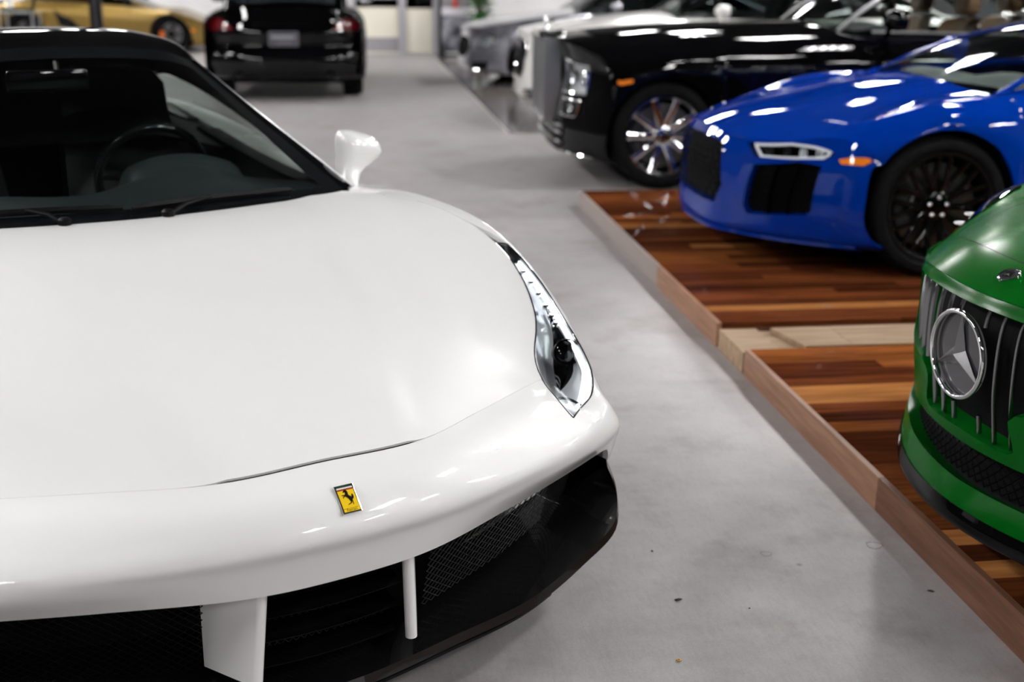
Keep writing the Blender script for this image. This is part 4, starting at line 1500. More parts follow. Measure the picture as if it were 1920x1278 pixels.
class Body:
    """upper body from key sections; column 7 follows the wheel arches and the sill"""

    def __init__(s, keys, arches, sill=.16, avals=None, bmax=.97, power=3.0):
        ka = np.array([k_[0] for k_ in keys])
        ksw = np.array([k_[1] for k_ in keys])
        kp = np.array([k_[2] for k_ in keys], float)
        if avals is None:
            avals = []
        a7 = lambda a0: a0 + np.interp(a0, ka, ksw)
        grid_a = set(np.round(ka, 4)) | set(avals)
        # rows where the sill column meets the wheel arches
        fine = np.linspace(ka[0], ka[-1], 4000)
        f7 = a7(fine)
        for A, r, zc in arches:
            for f in (-1.03, -.995, -.8, -.45, 0, .45, .8, .995, 1.03):
                tgt = A + r * f
                if f7[0] < tgt < f7[-1]:
                    grid_a.add(float(np.interp(tgt, f7, fine)))
        al = sorted(grid_a)
        al = [x for i, x in enumerate(al) if i == 0 or x - al[i - 1] > .004]
        s.al = np.array(al)
        T = _tan(kp, ka)
        pts = _herm(kp, T, ka, s.al)
        sw_ = np.interp(s.al, ka, ksw)
        rows = []
        for a0, q, p in zip(s.al, sw_, pts):
            row = [(b, a0 + q * (b / bmax) ** power, z) for b, z in p]
            A7 = a0 + q
            z7 = sill
            for A, r, zc in arches:
                if abs(A7 - A) < r:
                    z7 = max(z7, zc + math.sqrt(r * r - (A7 - A) ** 2))
            b6, z6 = p[6]
            z6 = min(z6, p[5][1] - .3 * (p[5][1] - z7))
            z6 = max(z6, z7 + .35 * (p[5][1] - z7))
            row[6] = (b6, row[6][1], z6)
            row.append((b6 + .003 - (.02 if z7 <= sill + .001 else 0), A7, z7))
            rows.append(row)
        s.sf = Surf(rows, mono=True)
        s.n = len(rows) - 1

    def si(s, a):
        return float(np.interp(a, s.al, np.arange(len(s.al))))


def body_panels(root, B, m, a_cowl, a_door, a_door_end, tb=3.0, two_doors=False, bonnet=True, bonnet_m=None, rear=True, tail=True):
    sf = B.sf
    c, d, e, n = B.si(a_cowl), B.si(a_door), B.si(a_door_end), B.n
    if bonnet:
        panel('bonnet', sf, [(0, -tb), (0, tb)], [(c, -tb), (c, tb)], bonnet_m or m, root, nu=48, nv=30)
    for sd in (1, -1):
        panel('front_wing', sf, [(0, tb), (d, tb)], [(0, 7), (d, 7)], m, root, nu=46, nv=20, side=sd, flange=.02)
        if two_doors:
            mid = (d + e) / 2
            panel('door', sf, [(d, tb), (mid, tb)], [(d, 7), (mid, 7)], m, root, nu=14, nv=16, side=sd)
            panel('door', sf, [(mid, tb), (e, tb)], [(mid, 7), (e, 7)], m, root, nu=14, nv=16, side=sd)
        else:
            panel('door', sf, [(d, tb), (e, tb)], [(d, 7), (e, 7)], m, root, nu=20, nv=16, side=sd)
        if rear:
            panel('rear_wing', sf, [(e, tb), (n, tb)], [(e, 7), (n, 7)], m, root, nu=36, nv=18, side=sd, flange=.02)
    if tail:
        rear_close(root, sf, n, m)


def greenhouse(root, B, a_cowl, header, top, rearhead, a_rear, m, glassm=None, side_m=None, tb=3.0, frame_m=None, bulge=.03, pillar_b=None, roof=True, side=True):
    """windscreen, roof, pillars and side glass; header, top and rearhead are (a, half width, z)"""
    sf = B.sf
    c = B.si(a_cowl)
    glassm = glassm or WSGLASS
    side_m = side_m or glassm
    cols = np.linspace(0, tb, 4)
    base = sf(np.full(4, c), cols) + np.array([0, .012, .0])
    ah, bh, zh = header
    hx = np.array([0, .40, .76, 1.0]) * bh
    hz = zh - np.array([0, .006, .022, .055])
    ha = ah + np.array([0, .006, .03, .075])
    hd = np.stack([hx, ha, hz], 1)
    rows = []
    for f in (0, .33, .67, 1):
        r = base * (1 - f) + hd * f
        r = r + np.array([0, -.01, .035]) * (bulge / .03) * math.sin(math.pi * f)
        r[:, 0] += .02 * math.sin(math.pi * f) * np.array([0, .3, .7, 1])
        rows.append(r)
    wf = Surf(rows)
    panel('windscreen', wf, [(0, -3), (0, 3)], [(3, -3), (3, 3)], glassm, root, nu=24, nv=14, flange=0, gap=0)
    fm = frame_m or m
    for sd in (1, -1):
        e_ = wf(np.linspace(0, 3, 14), np.full(14, 3.0))
        MB().tube([tuple(p * np.array([sd, 1, 1]) + np.array([.012 * sd, .018, -.004])) for p in e_], .022, n=8, flat=.7).build('windscreen_pillar', fm, root)
    out = {'wf': wf}
    if roof:
        at, bt, zt = top
        ar, br, zr = rearhead
        rr = [hd]
        for (a_, b_, z_) in (((ah + at) / 2, (bh + bt) / 2, zh * .35 + zt * .65), top, ((at + ar) / 2, (bt + br) / 2, zt * .6 + zr * .4), rearhead):
            rr.append(np.stack([np.array([0, .40, .76, 1.0]) * b_, np.full(4, a_) + np.array([0, .006, .03, .05]), z_ - np.array([0, .006, .022, .06])], 1))
        rr = [np.concatenate([r_, r_[-1:] + np.array([[.022, .0, -.04]])]) for r_ in rr]
        patch('roof', rr, m, root, 20, 30, mirror=True, flange=.01)
        cr = B.si(a_rear)
        rb = sf(np.full(4, cr), cols)
        rh = rr[-1][:4]
        rows = [rh * (1 - f) + rb * f + np.array([0, .0, .03]) * math.sin(math.pi * f) for f in (0, .33, .67, 1)]
        patch('rear_window', rows, side_m, root, 10, 20, mirror=True)
        if side:
            for sd in (1, -1):
                rail = [r_[4] for r_ in rr]
                rail = curve([hd[3] + np.array([.03, .03, -.01])] + rail[1:], 16)
                b0 = sf(np.linspace(c + .2, cr - .1, 16), np.full(16, tb + .25)) + np.array([0, 0, .006])
                G = [b0 * (1 - f) + rail * f + np.array([.02 * math.sin(math.pi * f), 0, 0]) for f in np.linspace(0, 1, 7)]
                MB().grid(np.array(G) * np.array([sd, 1, 1])).build('side_window', side_m, root, smooth=60)
                k_ = 8
                MB().tube([tuple(G[i][k_] * np.array([sd, 1, 1])) for i in range(7)], .025, n=8, flat=.6).build('door_pillar', GLOSSBK, root)
                MB().tube([tuple(p * np.array([sd, 1, 1])) for p in b0], .009, n=6).build('belt_trim', fm, root)
                # rear pillar
                e_ = np.array([rh[3] * (1 - f) + rb[3] * f for f in np.linspace(0, 1, 10)])
                MB().tube([tuple(p * np.array([sd, 1, 1]) + np.array([.01 * sd, -.02, 0])) for p in e_], .035, n=8, flat=.7).build('rear_pillar', m, root)
        out['rail'] = rr
    return out


def rear_close(root, sf, n, m, z0=.25, ext=.06, name='rear_fascia'):
    """tail panel closing the body behind its last section"""
    t_ = np.linspace(-7, 7, 41)
    P = sf(np.full(41, n), t_)
    rows = []
    for f in np.linspace(0, 1, 9):
        Q = P.copy()
        Q[:, 2] = P[:, 2] * (1 - f) + np.minimum(P[:, 2], z0) * f
        Q[:, 1] += ext * math.sin(math.pi * min(1, f * 1.2) * .5) - .10 * max(0, f - .7)
        rows.append(Q)
    return MB().grid(np.array(rows)).build(name, m, root, smooth=50)


def underbody(root, x, a0, a1, z=.12):
    MB().box(-x, x, a0, a1, z, z + .05).build('underbody', VOIDBK, root, smooth=0)


def cabin(root, B, a_cowl, a_end, bx, m_dash=None, m_seat=None, seats=((.37, 2.4),), zdash=.86, zfloor=.2, zt=1.08, seat_z=.28):
    a0 = a_cowl
    MB().box(-bx, bx, a0 + .1, a_end, zfloor, zfloor + .04).build('cabin_floor', VOIDBK, root, smooth=0)
    N_ = [[(x_ * bx, a0 + .06 + .08 * abs(x_), zdash) for x_ in (-1, -.5, 0, .5, 1)], [(x_ * bx, a0 + .28, zdash + .02 + (.04 if x_ == .5 else 0)) for x_ in (-1, -.5, 0, .5, 1)],
          [(x_ * bx, a0 + .45, zdash - .02 + (.04 if x_ == .5 else 0)) for x_ in (-1, -.5, 0, .5, 1)], [(x_ * bx, a0 + .40, zfloor + .2) for x_ in (-1, -.5, 0, .5, 1)]]
    patch('dashboard', N_, m_dash or DASH, root, 16, 24)
    for xs, as_ in seats:
        bucket_seat(root, xs, as_, m_seat or LEATHER, zt=zt, z0=seat_z)
    c_, r_ = Vector((.37, a0 + .56, zdash + .02)), .18
    ax_ = Vector((0, .92, .38))
    sy_ = ax_.cross(Vector((1, 0, 0)))
    rp = [[tuple(c_ + (Vector((1, 0, 0)) * math.cos(q) + sy_ * math.sin(q)) * (r_ + .015 * math.cos(w_)) + ax_ * .015 * math.sin(w_)) for w_ in np.linspace(0, 2 * math.pi, 8, endpoint=False)] for q in np.linspace(0, 2 * math.pi, 32, endpoint=False)]
    st_ = MB().grid(rp, close_u=True, close_v=True).build('steering_wheel', GLOSSBK, root, smooth=60)
    for an in (0, 180, 270):
        d_ = Vector((1, 0, 0)) * math.cos(R(an)) + sy_ * math.sin(R(an))
        MB().tube([tuple(c_ + d_ * .02 - ax_ * .02), tuple(c_ + d_ * r_)], [.025, .014], n=6, flat=.5).build('wheel_spoke', BLACKPL, st_)


def simple_mirror(root, x, a, z, m, sd, w=.10, h=.065, glass_back=True):
    P = []
    for f, k_ in ((0, .25), (.12, .62), (.35, .92), (.7, 1.0), (1, .93)):
        P.append([((x + w * k_ * (abs(math.cos(q)) ** .7) * np.sign(math.cos(q))) * sd, a - .07 + .13 * f, z + h * k_ * (abs(math.sin(q)) ** .7) * np.sign(math.sin(q))) for q in np.linspace(0, 2 * math.pi, 16, endpoint=False)])
    mb = MB().grid(P, close_v=True)
    mb.add(P[0], [tuple(range(16))])
    o_ = mb.build('door_mirror', m, root, smooth=50)
    MB().add(P[-1], [tuple(range(16))]).build('mirror_glass', CHROME, o_)
    MB().tube([((x - w * .8) * sd, a, z - h * .6), ((x - w * 1.6) * sd, a + .02, z - h * 1.5)] if False else [((x - w * .7) * sd, a, z - h * .7), ((x - w * 1.5) * sd, a + .02, z - h * 1.5)], [.018, .022], n=8).build('mirror_arm', m, o_)
    return o_
# ================================================================ blue mid-engined coupe on the far platform
R8 = ((1.817, 6.212, PH + .001), R(-90.68))
r8 = car_root('bright blue sports coupe with black honeycomb grille parked on the wooden platform', R8[0][0], R8[0][1], R8[1], PH + .001)
R8K = [
 (.07, .60, [(0, .645), (.28, .638), (.50, .625), (.72, .64), (.85, .668), (.92, .63), (.945, .59)]),
 (.35, .42, [(0, .73), (.28, .725), (.52, .71), (.73, .715), (.85, .735), (.925, .70), (.955, .66)]),
 (.65, .22, [(0, .79), (.28, .785), (.54, .765), (.72, .77), (.85, .795), (.93, .76), (.96, .72)]),
 (.92, .07, [(0, .845), (.28, .84), (.54, .815), (.71, .82), (.85, .835), (.935, .80), (.965, .755)]),
 (1.25, .10, [(0, .895), (.28, .89), (.54, .868), (.71, .86), (.83, .853), (.92, .79), (.955, .70)]),
 (1.6, 0, [(0, .90), (.28, .90), (.54, .895), (.70, .885), (.80, .87), (.90, .79), (.93, .60)]),
 (2.5, 0, [(0, .92), (.28, .92), (.54, .92), (.72, .92), (.83, .90), (.93, .80), (.95, .60)]),
 (3.4, 0, [(0, 1.02), (.28, 1.01), (.54, .99), (.72, .96), (.86, .93), (.955, .84), (.975, .65)]),
 (4.2, 0, [(0, .95), (.28, .95), (.54, .945), (.70, .93), (.82, .90), (.92, .80), (.95, .60)]),
 (4.40, 0, [(0, .90), (.28, .90), (.52, .89), (.68, .87), (.80, .84), (.89, .74), (.92, .58)]),
]
rb = Body(R8K, [(.98, .375, .345), (3.63, .39, .355)])
body_panels(r8, rb, BLUEP, 1.25, 1.62, 2.75)
greenhouse(r8, rb, 1.25, (2.02, .52, 1.20), (2.5, .55, 1.235), (3.0, .52, 1.16), 3.6, BLUEP)
cabin(r8, rb, 1.30, 2.9, .66, seats=((.36, 2.45), (-.36, 2.45)), zdash=.875, zt=1.06)
underbody(r8, .8, .55, 4.2)
# front fascia: rows upward, columns from the centre round to the wheel arch
def R8f(z_list):
    return z_list


FB = [0, .35, .50, .70, .84, .925, .95]
rowsz = [(.125, .035, 1.0), (.155, .012, 1.0), (.25, .012, 1.0), (.40, .0, 1.0), (.54, .02, 1.0), (None, 0, 1)]
fa0 = [0, .030, .105, .245, .395, .52, .60]
top = rb.sf(np.zeros(7), np.array([0, 1.25, 2, 2.9, 3.9, 5.0, 6.9]))
R8N = []
for z_, da, k_ in rowsz:
    if z_ is None:
        R8N.append([tuple(p) for p in top])
    else:
        R8N.append([(b, a + da + (.0 if z_ > .2 else .01 * i), z_ + (.015 * (i / 6) if z_ < .2 else 0)) for i, (a, b) in enumerate(zip(fa0, FB))])
R8N[0] = [(b * .985, a + .05, z) for b, a, z in R8N[0]]
r8f = Surf(R8N)


def r8px(px, py, g):
    return tuple(r8f.solve(lambda P_: pixel_of(R8[0], R8[1], P_), (px, py), g))


GR = [r8px(1338, 379, (2, .8)), r8px(1353, 345, (2.6, 1.1)), r8px(1357, 268, (4.2, 1.6))]
GRILLE = [(GR[0][0], -GR[0][1]), (GR[0][0], GR[0][1]), GR[1], GR[2], (GR[2][0] + .12, GR[2][1] - .25), (GR[2][0] + .12, -GR[2][1] + .25), (GR[2][0], -GR[2][1]), (GR[1][0], -GR[1][1])]
INT = [r8px(1393, 385, (1.9, 1.9)), r8px(1400, 400, (1.8, 2)), r8px(1508, 404, (1.9, 3.2)), r8px(1520, 397, (2, 3.3)), r8px(1541, 312, (3.8, 3.7)), r8px(1500, 304, (3.9, 3)), r8px(1413, 308, (3.7, 2))]
HLO = [r8px(1415, 293, (4.1, 2.1)), r8px(1548, 299, (4.1, 3.5)), r8px(1562, 290, (4.3, 3.7)), r8px(1574, 259, (4.95, 3.9))]
HLO += [(4.93, 3.0), r8px(1402, 266, (4.8, 1.9))]
mirr = lambda L: [(s_, -t_) for s_, t_ in L][::-1]
skin('front_bumper', r8f, [(0, -6)] + [(0, 6), (5, 6), (5, -6)], [GRILLE, INT, mirr(INT), HLO, mirr(HLO)], BLUEP, r8, step=.16, depth=.05)
fill('grille_back', r8f, GRILLE, VOIDBK, r8, off=-.045)
mesh_fill('honeycomb_grille', r8f, GRILLE, BLACKPL, r8, off=-.012, cell=(.26, .20), r=.004, hexa=True)
for sd in (1, -1):
    fill('intake_back', r8f, INT, VOIDBK, r8, off=-.05, side=sd)
    mesh_fill('intake_mesh', r8f, INT, BLACKPL, r8, off=-.035, cell=(.16, .12), r=.0035, side=sd, hexa=True)
    # two upright blades in the side intake
    for f in (.33, .66):
        lo_ = np.array(INT[1]) * (1 - f) + np.array(INT[2]) * f
        hi_ = np.array(INT[6]) * (1 - f) + np.array(INT[4]) * f
        q = [lo_ * (1 - g) + hi_ * g for g in np.linspace(0, 1, 8)]
        P = r8f(np.array([x[0] for x in q]), np.array([x[1] for x in q]))
        N = r8f.normal(np.array([x[0] for x in q]), np.array([x[1] for x in q]))
        G = np.stack([P - N * .045, P - N * .006, P - N * .006 + np.array([.008, 0, 0]), P - N * .045 + np.array([.008, 0, 0])], 0) * np.array([sd, 1, 1])
        MB().grid(G).build('intake_blade', GLOSSBK, r8)
    hb = fill('headlamp', r8f, HLO, GLOSSBK, r8, off=-.045, side=sd)
    fill('lens', r8f, HLO, LENS, hb, off=-.001, side=sd)
    ctr = np.mean(HLO, 0)
    inner = [tuple(ctr + (np.array(p) - ctr) * .86) for p in HLO]
    C_ = np.array(dense(inner + [inner[0]], .08, closed=False))
    P = r8f(C_[:, 0], C_[:, 1]) - r8f.normal(C_[:, 0], C_[:, 1]) * .012
    MB().tube([tuple(p * np.array([sd, 1, 1])) for p in P], .0075, n=6).build('daylight_strip', mat('drl_white', (.75, .76, .8), rough=.15, emit=(1, 1, 1), estr=.15), hb)
    for f in (.2, .4, .6, .8):
        q = np.array(HLO[0]) * (1 - f) * .5 + np.array(HLO[5]) * (1 - f) * .5 + np.array(HLO[2]) * f
        p = r8f(q[0], q[1]) - r8f.normal(q[0], q[1]) * .03
        MB().lathe([(.028, -.01), (.030, .008), (.026, .008), (.018, -.004), (0, -.006)], n=16, fn=lambda r, c_, s_, h, p=p: ((p[0] + r * c_) * sd, p[1] - h, p[2] + r * s_)).build('lamp_element', LAMPCHROME if f > .5 else DARKMET, hb)
    # amber side marker
    mk = [r8px(1573, 299, (4.1, 4)), r8px(1632, 298, (4.1, 4.6)), r8px(1634, 305, (4, 4.6)), r8px(1620, 311, (3.9, 4.5)), r8px(1577, 308, (4, 4))]
    fill('side_marker', r8f, mk, AMBER, r8, off=.003, side=sd, flange=.006)
    # lip under the bumper
    wheel_house(r8, .98, .385, .66, .90, .345, sd)
    wheel_house(r8, 3.63, .40, .62, .90, .355, sd)
    wheel(r8, .98, .955, .345, .245, .262, side=sd, style='y', nsp=10, spoke_m=GLOSSBK, rim_m=DARKMET, cal=mat('black_caliper', (.02, .02, .022), rough=.3), name='front_wheel')
    wheel(r8, 3.63, .965, .352, .30, .262, side=sd, style='y', nsp=10, spoke_m=GLOSSBK, rim_m=DARKMET, cal=MATS['black_caliper'], name='rear_wheel')
    simple_mirror(r8, .98, 1.92, .99, BLUEP, sd)
tp = [(0.55, t_) for t_ in np.linspace(-5, 5, 31)]
P = r8f(np.array([x[0] for x in tp]), np.array([x[1] for x in tp]))
G = np.stack([P + np.array([0, .01, .012]), P + np.array([0, -.028, .006]), P + np.array([0, -.03, -.006]), P + np.array([0, .02, -.02])], 0)
MB().grid(G).build('lip', BLUEP, r8, smooth=60)
# ================================================================ green front-engined coupe on the near platform
AM = ((1.427, 2.497, PH + .001), R(-85.4))
amg = car_root('green sports coupe with vertical chrome slat grille and star emblem', AM[0][0], AM[0][1], AM[1], PH + .001)
AK = [
 (.02, .62, [(0, .70), (.27, .692), (.48, .662), (.70, .635), (.86, .618), (.94, .59), (.97, .56)]),
 (.13, .52, [(0, .752), (.27, .745), (.48, .715), (.70, .685), (.86, .67), (.94, .64), (.975, .61)]),
 (.30, .38, [(0, .80), (.27, .795), (.48, .77), (.70, .742), (.86, .735), (.95, .70), (.98, .66)]),
 (.65, .18, [(0, .862), (.28, .858), (.5, .84), (.71, .815), (.86, .815), (.96, .775), (.99, .73)]),
 (.93, .04, [(0, .895), (.28, .89), (.5, .875), (.71, .855), (.87, .855), (.965, .805), (.995, .76)]),
 (1.75, 0, [(0, .965), (.28, .96), (.5, .945), (.70, .925), (.85, .905), (.95, .84), (.975, .68)]),
 (2.6, 0, [(0, .96), (.28, .96), (.5, .955), (.70, .94), (.84, .92), (.95, .84), (.975, .65)]),
 (3.5, 0, [(0, .98), (.28, .98), (.5, .97), (.70, .95), (.86, .92), (.97, .84), (1.0, .66)]),
 (4.3, 0, [(0, .93), (.28, .93), (.5, .92), (.70, .90), (.82, .87), (.92, .80), (.95, .62)]),
 (4.50, 0, [(0, .86), (.28, .86), (.5, .85), (.66, .83), (.78, .80), (.88, .73), (.91, .6)]),
]
ab = Body(AK, [(.96, .385, .345), (3.58, .395, .35)], bmax=.97, power=2.0)
body_panels(amg, ab, GREENP, 1.75, 1.95, 2.95, tb=3.0)
greenhouse(amg, ab, 1.75, (2.35, .52, 1.24), (2.75, .55, 1.285), (3.2, .50, 1.22), 3.9, GREENP)
cabin(amg, ab, 1.80, 3.1, .62, seats=((.36, 2.8), (-.36, 2.8)), zdash=.93, zt=1.1)
underbody(amg, .75, .75, 4.2)
FBA = [0, .25, .45, .62, .78, .91, .965]
ARWS = [(.095, .075), (.125, .0), (.175, .004), (.265, .035), (.355, .018), (.50, -.004), (.66, .0), (None, 0)]
topA = ab.sf(np.zeros(7), np.array([0, .93, 1.86, 2.63, 3.5, 4.62, 6.7]))
AN = []
for z_, da in ARWS:
    if z_ is None:
        AN.append([tuple(p) for p in topA])
    else:
        AN.append([(b * (1 if z_ > .2 else .985), .62 * (b / .97) ** 2 + da * (1 - .5 * b) + (.34 * max(0, b - .40) if .3 < z_ else 0), z_ * (1 - .05 * (b / .97) ** 2 if z_ > .3 else 1)) for b in FBA])
af = Surf(AN)


def apx(px, py, g):
    return tuple(af.solve(lambda P_: pixel_of(AM[0], AM[1], P_), (px, py), g))


gl = [apx(1737, 690, (4.5, -1.4)), apx(1720, 590, (5.3, -1.9)), apx(1729, 504, (6, -1.8))]
GRA = [(4.0, 0), (4.02, .7)] + [(gl[0][0], -gl[0][1]), (gl[1][0], -gl[1][1]), (gl[2][0] + .02, -gl[2][1]), (6.25, 1.0), (6.28, 0), (6.25, -1.0), gl[2], gl[1], gl[0], (4.02, -.7)]
GRA = [tuple(p) for p in curve(GRA, 60, closed=True)]
LOW = [(2.75, -3.1), (2.62, -1.5), (2.55, 0), (2.62, 1.5), (2.75, 3.1), (3.55, 3.4), (3.74, 2.2), (3.62, 0), (3.74, -2.2), (3.55, -3.4)]
skin('front_bumper', af, [(1.9, -6), (1.9, 6), (7, 6), (7, -6)], [GRA, LOW], GREENP, amg, step=.17, depth=.068)
fill('intake_back', af, LOW, VOIDBK, amg, off=-.05, side=0)
mesh_fill('intake_mesh', af, LOW, BLACKPL, amg, off=-.035, cell=(.12, .12), r=.002, side=0)
fill('grille_back', af, GRA, VOIDBK, amg, off=-.06, side=0)
panel('splitter', af, [(0, -6), (0, 6)], [(1.92, -6), (1.92, 6)], GLOSSBK, amg, nu=60, nv=12, off=.003, gap=0)
# upright chrome slats
SLATM = mat('dark_chrome', (.30, .30, .31), metal=1, rough=.2)
for i in range(-8, 9):
    b_ = i * .0535
    t_ = float(np.interp(abs(b_), FBA, range(7))) * (1 if b_ >= 0 else -1)
    ss = [s_ for s_ in np.linspace(3.8, 6.5, 60) if in_poly((s_, t_), GRA)]
    if len(ss) < 4:
        continue
    ss = np.linspace(ss[0], ss[-1], 14)
    P = af(ss, np.full(14, t_))
    N = af.normal(ss, np.full(14, t_))
    P = P - N * .014
    w_ = .0032
    X = np.array([1.0, 0, 0])
    G = np.stack([P - X * w_ * .9 - N * .008, P - X * w_, P + N * .004, P + X * w_, P + X * w_ * .9 - N * .008], 1)
    for sgl in ([G] if abs(i) > 1 else [G[:3], G[-4:]] if i else [G[:1].repeat(2, 0), G[-2:]]):
        if len(sgl) > 2 or i:
            MB().grid(sgl).build('grille_slat', SLATM, amg, smooth=50)
# star emblem
sc = af.solve(lambda P_: pixel_of(AM[0], AM[1], P_), (1803, 663), (5.3, 0))
cp = Vector(af(sc[0], 0.0))
cn = Vector(af.normal(sc[0], 0.0)).normalized()
if cn.y > 0:
    cn = -cn
cx_ = Vector((1, 0, 0))
cz_ = cn.cross(cx_)
cz_ = cz_ if cz_.z > 0 else -cz_
cp = cp + cn * .004
ER = .104


def em(r, q, h):
    return tuple(cp + cx_ * (r * math.sin(q)) + cz_ * (r * math.cos(q)) + cn * h)


ring = [[em(ER + .0062 * math.cos(w_), q, .008 + .006 * math.sin(w_)) for w_ in np.linspace(0, 2 * math.pi, 10, endpoint=False)] for q in np.linspace(0, 2 * math.pi, 64, endpoint=False)]
star = MB().grid(ring, close_u=True, close_v=True).build('star_emblem', CHROME, amg, smooth=60)
MB().add([em(ER, q, -.004) for q in np.linspace(0, 2 * math.pi, 48, endpoint=False)], [tuple(range(48))]).build('emblem_disc', mat('smoked_disc', (.045, .045, .05), rough=.15, coat=1), star)
for j in range(3):
    q0 = j * 2 * math.pi / 3
    tip = em(ER, q0, .004)
    V = [em(0, 0, .018), em(.026, q0 + math.pi / 3, .0), tip, em(.026, q0 - math.pi / 3, .0)]
    MB().add(V, [(0, 1, 2), (0, 2, 3)]).build('star_point', SLATM, star, smooth=0)
# bonnet badge
bs = ab.sf.solve(lambda P_: pixel_of(AM[0], AM[1], P_), (1890, 515), (1, 0))
bpn = Vector(ab.sf(bs[0], 0.0))
bnn = Vector(ab.sf.normal(bs[0], 0.0))
bnn = bnn if bnn.z > 0 else -bnn
byy = bnn.cross(Vector((1, 0, 0)))


def eb(r, q, h):
    return tuple(bpn + Vector((1, 0, 0)) * (r * math.cos(q)) + byy * (r * math.sin(q)) + bnn * h)


hbdg = MB().lathe([(.027, -.002), (.027, .003), (.0255, .0045), (.023, .0035), (.022, .002), (0, .002)], n=32, fn=lambda r, c_, s_, h: tuple(bpn + Vector((1, 0, 0)) * (r * c_) + byy * (r * s_) + bnn * h)).build('bonnet_badge', CHROME, amg, smooth=30)
MB().lathe([(.0225, .0026), (.014, .0028)], n=32, fn=lambda r, c_, s_, h: tuple(bpn + Vector((1, 0, 0)) * (r * c_) + byy * (r * s_) + bnn * h)).build('badge_band', mat('badge_dark', (.02, .02, .025), rough=.2), hbdg)
for j in range(3):
    q0 = j * 2 * math.pi / 3 + math.pi / 2
    MB().add([eb(0, 0, .006), eb(.0035, q0 + 1.05, .003), eb(.014, q0, .0032), eb(.0035, q0 - 1.05, .003)], [(0, 1, 2), (0, 2, 3)]).build('badge_star_point', CHROME, hbdg, smooth=0)
# bonnet shut lines, headlamps, wheels
shs = ab.si(.145)
strip('shut_line', ab.sf, [(shs + .25, -2.35), (shs + .05, -2.2)] + [(shs, t_) for t_ in (-1.8, -1, 0, 1, 1.8)] + [(shs + .05, 2.2), (shs + .25, 2.35)], VOIDBK, amg, wid=.004, off=-.0003)
for sd in (1, -1):
    strip('shut_line', ab.sf, [(shs + .25, 2.35), (ab.si(.65), 2.6), (ab.si(1.7), 2.8)], VOIDBK, amg, wid=.004, off=-.0003, side=sd)
    HA = [(.15, 3.2), (.15, 4.1), (ab.si(.22), 4.6), (ab.si(.42), 4.4), (ab.si(.50), 3.7), (ab.si(.28), 3.2)]
    hq = fill('headlamp', ab.sf, HA, GLOSSBK, amg, off=.0015, side=sd)
    fill('lens', ab.sf, HA, LENS, hq, off=.004, side=sd, flange=.003)
    ctr = np.mean(HA, 0)
    for f in (-.25, .15):
        q = ctr + np.array([f * 1.2, f])
        p = ab.sf(q[0], q[1])
        MB().lathe([(.03, 0), (.03, .008), (.02, .004), (0, .003)], n=16, fn=lambda r, c_, s_, h, p=p: ((p[0] + r * c_) * sd, p[1] + r * s_, p[2] + .001 + h * .3)).build('lamp_element', LAMPCHROME, hq)
    wheel_house(amg, .96, .39, .66, .92, .345, sd)
    wheel_house(amg, 3.58, .40, .62, .92, .35, sd)
    wheel(amg, .96, .96, .345, .265, .25, side=sd, style='y', nsp=10, spoke_m=DARKMET, name='front_wheel', cal=MATS['yellow_caliper'])
    wheel(amg, 3.58, .97, .35, .32, .26, side=sd, style='y', nsp=10, spoke_m=DARKMET, name='rear_wheel', cal=MATS['yellow_caliper'])
    simple_mirror(amg, 1.02, 2.1, 1.02, GREENP, sd)
    # dark fin in the corner intake
    q = np.array([(s_, 3.05) for s_ in np.linspace(3.0, 3.65, 6)])
    P = af(q[:, 0], q[:, 1])
    MB().grid(np.stack([P, P + np.array([-.05, .05, -.005]), P + np.array([-.09, .07, -.02])], 0) * np.array([sd, 1, 1])).build('intake_fin', BLACKPL, amg)

# ================================================================ black luxury convertible
PHL = ((1.456, 9.32, 0), R(-91.5))
pht = car_root('black luxury convertible with tall upright grille and chrome spoked wheels', PHL[0][0], PHL[0][1], PHL[1])
PK = [
 (.08, .34, [(0, 1.06), (.25, 1.055), (.45, 1.045), (.66, 1.02), (.84, .97), (.95, .88), (.985, .80)]),
 (.45, .10, [(0, 1.10), (.25, 1.095), (.45, 1.085), (.66, 1.06), (.84, 1.015), (.95, .93), (.985, .86)]),
 (.80, 0, [(0, 1.13), (.25, 1.125), (.45, 1.115), (.66, 1.085), (.86, 1.035), (.965, .96), (.99, .89)]),
 (1.6, 0, [(0, 1.17), (.25, 1.165), (.45, 1.15), (.66, 1.115), (.86, 1.06), (.97, .97), (.995, .85)]),
 (2.1, 0, [(0, 1.18), (.25, 1.175), (.45, 1.16), (.68, 1.13), (.87, 1.075), (.97, .98), (.995, .85)]),
 (3.5, 0, [(0, 1.14), (.25, 1.14), (.45, 1.13), (.68, 1.11), (.87, 1.07), (.97, .98), (.995, .80)]),
 (4.9, 0, [(0, 1.08), (.25, 1.08), (.45, 1.07), (.66, 1.05), (.84, 1.01), (.94, .92), (.97, .76)]),
 (5.5, 0, [(0, .98), (.25, .98), (.45, .97), (.62, .94), (.78, .90), (.88, .82), (.91, .68)]),
]
pb = Body(PK, [(.80, .42, .39), (4.12, .42, .39)], sill=.22, bmax=.985, power=4.0)
body_panels(pht, pb, BLACKP, 2.1, 2.2, 3.7)
panel('boot_lid', pb.sf, [(pb.si(4.0), -3), (pb.si(4.0), 3)], [(pb.n, -3), (pb.n, 3)], BLACKP, pht, nu=20, nv=14)
greenhouse(pht, pb, 2.1, (2.62, .56, 1.53), (3.2, .60, 1.57), (4.05, .56, 1.48), 4.62, mat('hood_fabric', (.006, .006, .007), rough=.85, spec=.1), frame_m=SATIN, glassm=SHADEGLASS, side_m=SIDEGLASS)
